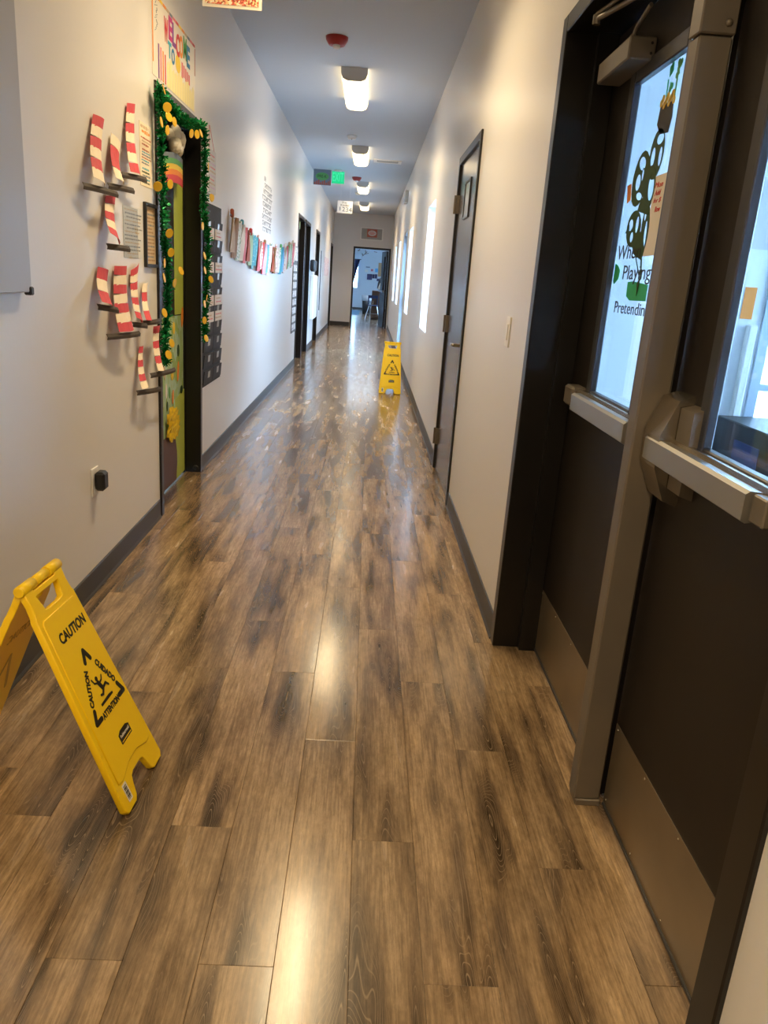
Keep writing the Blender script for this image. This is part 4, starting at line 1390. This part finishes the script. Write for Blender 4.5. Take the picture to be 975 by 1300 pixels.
# navy pocket chart
pc = thing('pocket_chart', (XL, 5.55, .57), 'tall navy pocket chart with two columns of pockets right of the decorated door', 'pocket chart')
CY0, CY1 = 5.228, 5.872
MB().box(XL, XL + .006, CY0, CY1, .566, 1.748).build('backing', M['navy'], pc)
z0 = 1.60
for r in range(10):
    zc = 1.615 - .108 * r
    for c in range(2):
        ya, yb = (CY0 + .012, (CY0 + CY1) / 2 - .004) if c == 0 else ((CY0 + CY1) / 2 + .004, CY1 - .012)
        pk = MB().sheet([[(XL + .012, ya, zc - .060), (XL + .012, yb, zc - .060)], [(XL + .020, ya, zc + .030), (XL + .020, yb, zc + .030)]], thick=(-.006, 0, 0)).build('pocket', M['navy2'], pc)
        ym = (ya + yb) / 2
        MB().sheet([[(XL + .0165, ym - .035, zc - .024), (XL + .0165, ym + .035, zc - .024)], [(XL + .0205, ym - .035, zc + .020), (XL + .0205, ym + .035, zc + .020)]], thick=(.001, 0, 0)).build('label_window', M['labelwin'], pk)
for r, k in ((1, 0), (3, 1), (5, 2), (6, 3)):
    zc = 1.615 - .108 * r + .050
    where_ = ['in the second row from the top', 'in the fourth row', 'in the sixth row', 'in the seventh row'][k]
    for c, sd_ in ((0, 'left'), (1, 'right')):
        ya = 5.26 + .305 * c
        o = MB().box(XL + .0215, XL + .0235, ya + .015 * k % .03, ya + .27, zc - .028, zc + .040).build('name_card', M['card'])
        tag(o, 'white card, %s pocket chart column, %s' % (sd_, where_), 'card', 'name cards in the pocket chart')
        print_rows(o, XL + .0235, ya + .02, ya + .25, zc - .018, zc + .03, 2, ['c_tan', 'c_pink'], r + c, .4)

# fabric-strip banner: sagging string with knotted strips
fb = thing('fabric_garland', (XL, 8.7, 1.7), 'sagging garland of many coloured fabric strips on the left wall', 'garland')


def sag(u):
    y = 6.17 + (11.30 - 6.17) * u
    z = 1.735 - .145 * math.sin(PI * min(1, u * 1.02)) * (1.0) + .0 * u
    return y, z


pts = [(XL + .02, *sag(i / 24)) for i in range(25)]
MB().tube(pts, .004, 6).build('string', M['c_slate'], fb)
strip_m = ['c_tan', 'c_brown', 'leafcloth', 'c_cream', 'c_pink', 'c_rust', 'c_mint', 'dotblue', 'dotblue', 'c_pink', 'floral', 'c_red', 'c_lilac', 'c_skyblue', 'floral', 'c_cream', 'c_rust', 'c_brown', 'floral', 'c_cream',
           'leafcloth', 'c_teal', 'c_skyblue', 'floral', 'c_cream', 'c_pink', 'c_green', 'leafcloth', 'c_mint', 'floral', 'c_pink', 'c_cream']
rnd = random.Random(9)
NS = len(strip_m)
for i, m_ in enumerate(strip_m):
    u = (i + .4) / NS
    y, z = sag(u)
    w = .085
    l = .275 + .03 * rnd.uniform(-1, 1)
    sw_ = rnd.uniform(-.02, .02)
    ph = rnd.uniform(0, 6)
    rows = []
    for j in range(5):
        v = j / 4
        ww = w * (.35 + .65 * min(1, v * 2.5))
        rows.append([(XL + .016 + .012 * math.sin(ph + k * 1.7 + v * 2) + .012 * (1 - v), y + ww * (k / 3 - .5) * 1.9 + sw_ * v, z - l * v + .012) for k in range(4)])
    MB().sheet(rows, thick=(.003, 0, 0)).build('fabric_strip', M[m_], fb)
    if i % 3 == 0:
        MB().box(XL + .008, XL + .034, y - .02, y + .02, z - .012, z + .05, .008).build('knot', M[strip_m[(i + 5) % NS]], fb)

# grey lettering on the wall
wd = thing('wall_lettering', (XL, 8.47, 1.69), 'column of grey lettering stuck to the left wall above the fabric garland', 'lettering')
rnd = random.Random(21)
b = MB()
for row in range(9):
    z = 2.235 - .058 * row
    y = 8.06 + .03 * (row % 3) + (.1 if row < 2 else 0)
    ye = 8.22 if row == 0 else 8.78 - .04 * ((row * 5) % 3)
    while y < ye:
        w = rnd.uniform(.035, .07)
        k = rnd.random()
        if k < .4:
            b.box(XL, XL + .001, y, y + .014, z - .045, z)
            b.box(XL, XL + .001, y + .014, y + w, z - .012, z)
        elif k < .75:
            b.box(XL, XL + .001, y, y + .012, z - .045, z)
            b.box(XL, XL + .001, y + w - .012, y + w, z - .045, z)
            b.box(XL, XL + .001, y + .012, y + w - .012, z - .028, z - .018)
        else:
            b.box(XL, XL + .001, y, y + w, z - .012, z).box(XL, XL + .001, y, y + w, z - .045, z - .034).box(XL, XL + .001, y, y + .012, z - .034, z - .012)
        y += w + .018
b.build('lettering', M['inkgrey'], wd)

# photo pocket chart by the next doors
ph_ = thing('photo_chart', (XL, 11.65, .52), 'narrow black and white photo chart beside the second left door', 'photo chart')
MB().box(XL, XL + .006, 11.33, 11.955, .515, 1.715).build('backing', M['black'], ph_)
MB().box(XL + .006, XL + .008, 11.34, 11.945, 1.52, 1.705).build('title_panel', M['photocards'], ph_)
for r in range(8):
    zc = 1.46 - .118 * r
    for c in range(2):
        MB().box(XL + .006, XL + .009, 11.36 + .29 * c, 11.62 + .29 * c, zc - .085, zc).build('photo_card', M['photocards'] if (r + c) % 2 else M['paper'], ph_)

# white wall unit with black panel, dark strip, pink papers further along
wu = thing('wall_unit', (XL, 15.05, .5), 'white wall-mounted unit between the third and fourth left doors', 'wall unit')
MB().box(XL, XL + .085, 14.60, 15.62, .545, 1.335, .02).build('unit_body', M['white'], wu)
MB().box(XL + .085, XL + .090, 14.68, 15.54, .60, 1.10, .002).build('front_panel', M['white'], wu)
bp = thing('soap_dispenser', (XL, 14.85, 1.4), 'black box on the wall above the white wall unit', 'dispenser')
MB().box(XL, XL + .085, 14.55, 15.15, 1.405, 1.600, .02).build('dispenser_body', M['black'], bp)
MB().box(XL + .02, XL + .07, 14.65, 15.05, 1.395, 1.408).build('nozzle', M['grilledark'], bp)
tag(MB().box(XL, XL + .012, 17.50, 17.62, .605, 1.845).build('height_strip', M['navy']), 'thin dark vertical strip on the left wall past the fourth door', 'strip')
tag(MB().box(XL, XL + .003, 18.95, 20.9, 1.34, 1.76).build('paper_display', M['pinkprint']), 'pink and white papers on the left wall near the far end', 'papers')
tag(poly_plate([ring(12.06, 2.02, .035, .055, 14)], .003, M['c_mint'], (XL + .0145, 0, 0), *LW, None, 'round_sticker'), 'round mint sticker high on the second left door frame', 'sticker')

# ------------------------------------------------------------------ far wall plaque
vt = thing('return_grille', (-.02, YF, 2.54), 'grey return-air grille above the far doorway', 'grille')
MB().box(-.345, .300, YF - .012, YF, 2.375, 2.400).box(-.345, .300, YF - .012, YF, 2.680, 2.705).box(-.345, -.31, YF - .012, YF, 2.40, 2.68).box(.265, .30, YF - .012, YF, 2.40, 2.68).build('grille_frame', M['white'], vt)
MB().box(-.31, .265, YF - .003, YF, 2.40, 2.68).build('grille_backing', M['grilledark'], vt)
for k in range(12):
    MB().box(-.31, .265, YF - .010, YF - .004, 2.404 + .023 * k, 2.420 + .023 * k).build('slat', M['grille'], vt)
tag(MB().box(-.155, .128, YF - .016, YF - .0125, 2.455, 2.668).build('card_sign', M['c_rust']), 'small dark card with a white oval in the middle of the return grille', 'sign')
o = poly_plate([ring(0, 0, .115, .075, 24)], .002, M['paper'], (-.013, YF - .0172, 2.562), *FW, bpy.data.objects['card_sign'], 'white_oval')
b = MB()
for k, (w, z) in enumerate(((.06, 2.59), (.09, 2.56), (.05, 2.53))):
    b.box(-.013 - w, -.013 + w, YF - .0192, YF - .0184, z - .008, z + .008)
b.build('printed_lines', M['c_pink'], bpy.data.objects['card_sign'])

# ------------------------------------------------------------------ classroom beyond the far door
RY0, RY1, RX0, RX1, RZ = YF + .15, 35.0, -3.4, 3.4, 2.9
MB().box(RX0, RX1, YF + .2, RY1, -.06, -.0008).build('floor_room', M['plank'])['kind'] = 'structure'
b = MB()
WX0, WX1, WZ0, WZ1 = -1.6, -.49, .885, 2.10
b.box(RX0, WX0, RY1, RY1 + .15, 0, RZ).box(WX1, RX1, RY1, RY1 + .15, 0, RZ).box(WX0, WX1, RY1, RY1 + .15, 0, WZ0).box(WX0, WX1, RY1, RY1 + .15, WZ1, RZ)
b.build('wall_room_end', M['roomwall'])['kind'] = 'structure'
MB().box(RX0 - .15, RX0, RY0, RY1 + .15, 0, RZ).build('wall_room_left', M['roomwall'])['kind'] = 'structure'
b = MB()
b.box(RX1, RX1 + .15, RY0, 25, 0, RZ).box(RX1, RX1 + .15, 33, RY1 + .15, 0, RZ).box(RX1, RX1 + .15, 25, 33, 0, .9).box(RX1, RX1 + .15, 25, 33, 2.2, RZ)
b.build('wall_room_right', M['roomwall'])['kind'] = 'structure'
MB().box(RX0, XL - .16, RY0 - .15, RY0, 0, RZ).box(XR + .2, RX1, RY0 - .15, RY0, 0, RZ).build('wall_room_front', M['roomwall'])['kind'] = 'structure'
MB().box(RX0 - .15, RX1 + .15, RY0 + .001, RY1 + .15, RZ, RZ + .1).build('ceiling_room', M['ceiling'])['kind'] = 'structure'
MB().box(RX0, RX1, RY1 - .01, RY1, 0, .10).build('baseboard_room', M['cove'])['kind'] = 'structure'
w5 = struct('window_5', (-1, RY1, .9))
MB().box(WX0, WX0 + .05, RY1 + .03, RY1 + .1, WZ0, WZ1).box(WX1 - .05, WX1, RY1 + .03, RY1 + .1, WZ0, WZ1).box(WX0 + .05, WX1 - .05, RY1 + .03, RY1 + .1, WZ0, WZ0 + .05).box(WX0 + .05, WX1 - .05, RY1 + .03, RY1 + .1, WZ1 - .05, WZ1).build('window_frame', M['winframe'], w5)
MB().box(WX0 + .03, WX1 - .03, RY1 + .06, RY1 + .066, WZ0 + .03, WZ1 - .03).build('pane', M['glass'], w5)
w6 = struct('window_6', (RX1, 29, .9))
b = MB()
for k in range(5):
    b.box(RX1 + .03, RX1 + .1, 25 + 2 * k - (.03 if k else 0), 25 + 2 * k + (.03 if k < 4 else 0), .9, 2.2)
b.box(RX1 + .03, RX1 + .1, 25, 33, .9, .94).box(RX1 + .03, RX1 + .1, 25, 33, 2.16, 2.2)
b.build('window_frame', M['winframe'], w6)
MB().box(RX1 + .06, RX1 + .066, 25, 33, .9, 2.2).build('pane', M['glass'], w6)
cu_ = thing('curtain', (-.85, RY1 - .1, 2.1), 'navy curtain drawn aside over the classroom window', 'curtain')
rows = []
for j in range(8):
    v = j / 7
    xr = -.475 - .27 * v if v < .75 else -.68 - .02 * v
    rows.append([(-1.65 + (xr + 1.65) * k / 11, RY1 - .08 - .02 * (k % 2), 2.085 - v * 1.15) for k in range(12)])
MB().sheet(rows, thick=(0, .004, 0)).build('drape', M['curtain'], cu_)
MB().tube([(-1.7, RY1 - .08, 2.10), (-.42, RY1 - .08, 2.10)], .014, 8).box(-1.68, -1.65, RY1 - .09, RY1 + .001, 2.085, 2.115).box(-.47, -.44, RY1 - .09, RY1 + .001, 2.085, 2.115).build('curtain_rod', M['black'], cu_)
tag(MB().box(-3.0, -.34, 30.0, 34.0, 0, .012).build('rug', M['rug']), 'blue rug on the floor of the room beyond the far door', 'rug')
tb = thing('trash_can', (-.08, 31.2, 0), 'black trash can with a clear liner in the room beyond the far door', 'bin')
MB().lathe([(.15, 0.0), (.165, .30), (.185, .58), (.17, .58)], lambda x, y, h: (-.07 + x, 31.2 + y, h), 18).build('can', M['black'], tb, True)
MB().lathe([(.187, .50), (.20, .60), (.205, .70), (.19, .71)], lambda x, y, h: (-.07 + x, 31.2 + y, h), 14).build('liner', M['bag'], tb, True)
cb = thing('cabinet', (.29, 27.9, 0), 'brown laminate cabinet in the room beyond the far door', 'cabinet')
MB().box(.105, .445, 27.6, 28.4, .02, .955, .004).build('cabinet_body', M['oak'], cb)
MB().box(.125, .425, 27.59, 27.60, .06, .90, .002).build('cabinet_door', M['oak'], cb)
MB().box(.150, .165, 27.575, 27.59, .50, .62).build('handle', M['chrome'], cb)
ch = thing('chair', (.02, 27.2, 0), 'small chair with metal legs and dark seat beside the brown cabinet', 'chair')
for (xa, ya, xb, yb) in ((.11, 27.15, .115, 27.15),):
    pass
for n_, p0, p1 in (('leg', (-.09, 27.15, .008), (.03, 27.22, .46)), ('leg', (.40, 27.15, .008), (.29, 27.22, .46)), ('leg', (-.09, 27.58, .008), (.03, 27.48, .46)), ('leg', (.10, 27.56, .10), (.08, 27.48, .46))):
    MB().tube([p0, p1], .012, 8).build(n_, M['chrome'], ch)
MB().box(-.02, .33, 27.18, 27.54, .455, .485, .01).build('seat', M['c_navy'], ch)
MB().tube([(-.09, 27.15, .20), (.37, 27.15, .20)], .009, 8).build('stretcher', M['chrome'], ch)
MB().box(-.02, .02, 27.50, 27.53, .485, .74, .005).box(.28, .32, 27.50, 27.53, .485, .80, .005).box(-.02, .32, 27.50, 27.53, .70, .80, .006).build('backrest', M['c_navy'], ch)
tag(MB().box(.335, .64, RY1 - .02, RY1, 1.455, 2.02).build('cork_board', M['cork']), 'tan cork board on the far classroom wall', 'board')
for i, (xa, xb, za, zb, lab) in enumerate(((-.13, .09, 1.29, 1.53, 'largest dark violet picture on the far classroom wall'), (.10, .20, 1.36, 1.53, 'dark violet picture second from the window'), (.21, .31, 1.36, 1.54, 'dark violet picture nearest the cork board'), (.30, .48, 1.26, 1.36, 'dark violet picture just under the cork board'))):
    tag(MB().box(xa, xb, RY1 - .012, RY1, za, zb).build('wall_picture', M['purple']), lab, 'picture', 'dark violet pictures on the classroom wall')
for xa, xb, za, zb, m_, lab in ((-.20, -.03, 1.79, 1.83, 'c_slate', 'grey paper strip above the violet pictures'), (-.24, -.10, 1.60, 1.70, 'c_cream', 'cream paper above the violet pictures'), (.02, .12, 1.65, 1.74, 'c_pink', 'pink paper above the violet pictures'),
                                (.20, .33, 1.62, 1.78, 'c_skyblue', 'sky blue paper left of the cork board')):
    tag(MB().box(xa, xb, RY1 - .006, RY1, za, zb).build('wall_paper_sheet', M[m_]), lab, 'paper')
tw = thing('paper_branch', (-.25, RY1 - .03, 2.4), 'brown branch decoration high on the far classroom wall', 'decoration')
b = MB()
for p in (((-.60, 2.46), (-.48, 2.50)), ((-.55, 2.44), (-.52, 2.52)), ((-.36, 2.26), (-.18, 2.44)), ((-.28, 2.33), (-.12, 2.38)), ((-.24, 2.39), (-.26, 2.50)), ((-.36, 2.26), (-.40, 2.36)), ((.10, 2.46), (.24, 2.44))):
    b.tube([(p[0][0], RY1 - .03, p[0][1]), (p[1][0], RY1 - .012, p[1][1])], .012, 6)
b.build('twigs', M['twig'], tw)
hc = thing('hanging_coat', (.37, 28.3, 1.25), 'dark coat and bag hanging over the brown cabinet', 'coat')
MB().lathe([(.05, 1.0), (.13, 1.06), (.12, 1.2), (.10, 1.3), (.04, 1.42)], lambda x, y, h: (.40 + x, 28.0 + y * .6, h - .02), 12).build('coat_body', M['black'], hc, True)
MB().tube([(.33, 27.72, 1.0), (.36, 27.74, 1.12), (.42, 27.78, 1.30)], [.05, .04, .02], 10).build('sleeve', M['cream'], hc, True)
# unseen ceiling lamp, added to light that room
rl = thing('ceiling_lamp', (0, 28.5, RZ), 'unseen ceiling lamp added to light the room beyond the far door', 'lamp')
MB().box(-.6, .6, 27.9, 29.1, RZ - .05, RZ).build('lamp_lens', emit('added_room_lens', (.85, .93, 1.0), 6.0), rl)

# ------------------------------------------------------------------ vestibule and outdoors seen through the glass
VX0, VX1, VY0, VY1, VZ = XR + .2, 4.2, .1, 4.0, 2.7
MB().box(VX0 + .001, VX1, VY0, VY1, -.05, -.002).build('floor_vestibule', M['vestfloor'])['kind'] = 'structure'
MB().box(VX0, VX1 + .15, VY0 - .15, VY1 + .15, VZ, VZ + .1).build('ceiling_vestibule', M['vestwall'])['kind'] = 'structure'
b = MB()
b.box(VX0, 2.0, VY1, VY1 + .15, 0, VZ).box(3.7, VX1 + .15, VY1, VY1 + .15, 0, VZ).box(2.0, 3.7, VY1, VY1 + .15, 0, .42).box(2.0, 3.7, VY1, VY1 + .15, 2.3, VZ)
b.build('wall_vestibule_end', M['vestwall'])['kind'] = 'structure'
MB().box(VX0, VX1 + .15, VY0 - .15, VY0, 0, VZ).build('wall_vestibule_near', M['vestwall'])['kind'] = 'structure'
b = MB()
b.box(VX1, VX1 + .15, VY0, 1.4, 0, VZ).box(VX1, VX1 + .15, 3.6, VY1, 0, VZ).box(VX1, VX1 + .15, 1.4, 3.6, 0, .4).box(VX1, VX1 + .15, 1.4, 3.6, 2.4, VZ)
b.build('wall_vestibule_outer', M['vestwall'])['kind'] = 'structure'
w7 = struct('window_7', (2.85, VY1, .42))
b = MB()
b.box(2.0, 2.05, VY1 - .02, VY1 + .08, .42, 2.3).box(3.65, 3.7, VY1 - .02, VY1 + .08, .42, 2.3).box(2.05, 3.65, VY1 - .02, VY1 + .08, .42, .47).box(2.05, 3.65, VY1 - .02, VY1 + .08, 2.25, 2.3).box(2.05, 3.65, VY1 - .01, VY1 + .07, .93, .965)
b.build('window_frame', M['exitframe'], w7)
MB().box(2.04, 3.66, VY1 + .03, VY1 + .036, .44, 2.28).build('pane', M['glass'], w7)
w8 = struct('window_8', (VX1, 2.8, .6))  # unseen outer window, added and sized to brighten the vestibule
b = MB()
for yy in (1.4, 2.475, 3.55):
    b.box(VX1 + .02, VX1 + .1, yy, yy + .05, .4, 2.4)
b.box(VX1 + .02, VX1 + .1, 1.4, 3.6, .4, .45).box(VX1 + .02, VX1 + .1, 1.4, 3.6, 2.35, 2.4)
b.build('window_frame', M['exitframe'], w8)
MB().box(VX1 + .05, VX1 + .056, 1.4, 3.6, .4, 2.4).build('pane', M['glass'], w8)
tag(MB().box(1.925, 1.968, VY1 - .045, VY1, .0, 1.26, .006).build('corner_post', M['white']), 'white post beside the vestibule window behind the near door glass', 'post')
bn = thing('low_cabinet', (2.0, 3.6, 0), 'low dark cabinet under the vestibule window behind the near door glass', 'cabinet')
MB().box(1.84, 2.25, 3.0, 3.94, .0, .80, .006).build('cabinet_body', M['leaf'], bn)
MB().box(1.834, 1.84, 3.45, 3.70, .30, .72, .002).build('blue_panel', M['c_navy'], bn)
tag(MB().box(1.885, 1.945, VY1 - .004, VY1, 1.285, 1.44).build('orange_notice', M['c_orange']), 'orange notice on the vestibule wall behind the near door glass', 'notice')
tag(MB().box(1.86, 2.0, VY1 - .004, VY1, 1.62, 1.95).build('wall_notice', M['faintprint']), 'white printed notice on the vestibule wall above the orange one', 'notice')
MB().box(-60, 60, -40, 90, -.30, -.10).build('ground', M['ground'])['kind'] = 'structure'
bd = thing('brick_building', (12, 18, -.1), 'pale brick building seen outside through the near door glass', 'building')
MB().box(5, 24, 16, 22, -.1, 7).build('brick_wall', M['brickwall'], bd)
for k in range(6):
    f_ = MB().box(6 + 3 * k, 7.4 + 3 * k, 15.95, 16.0, 1.0, 2.6).build('building_window', M['winframe'], bd)
    MB().box(6.1 + 3 * k, 7.3 + 3 * k, 15.93, 15.95, 1.1, 2.5).build('pane', M['labelwin'], f_)
MB().box(4.8, 24.2, 15.8, 22.2, 7, 7.3).build('roof', M['grille'], bd)

# hang the big flat pieces a hair off the wall
for n_ in ('whiteboard', 'paper_display', 'photo_chart'):
    bpy.data.objects[n_].location.x += .0012
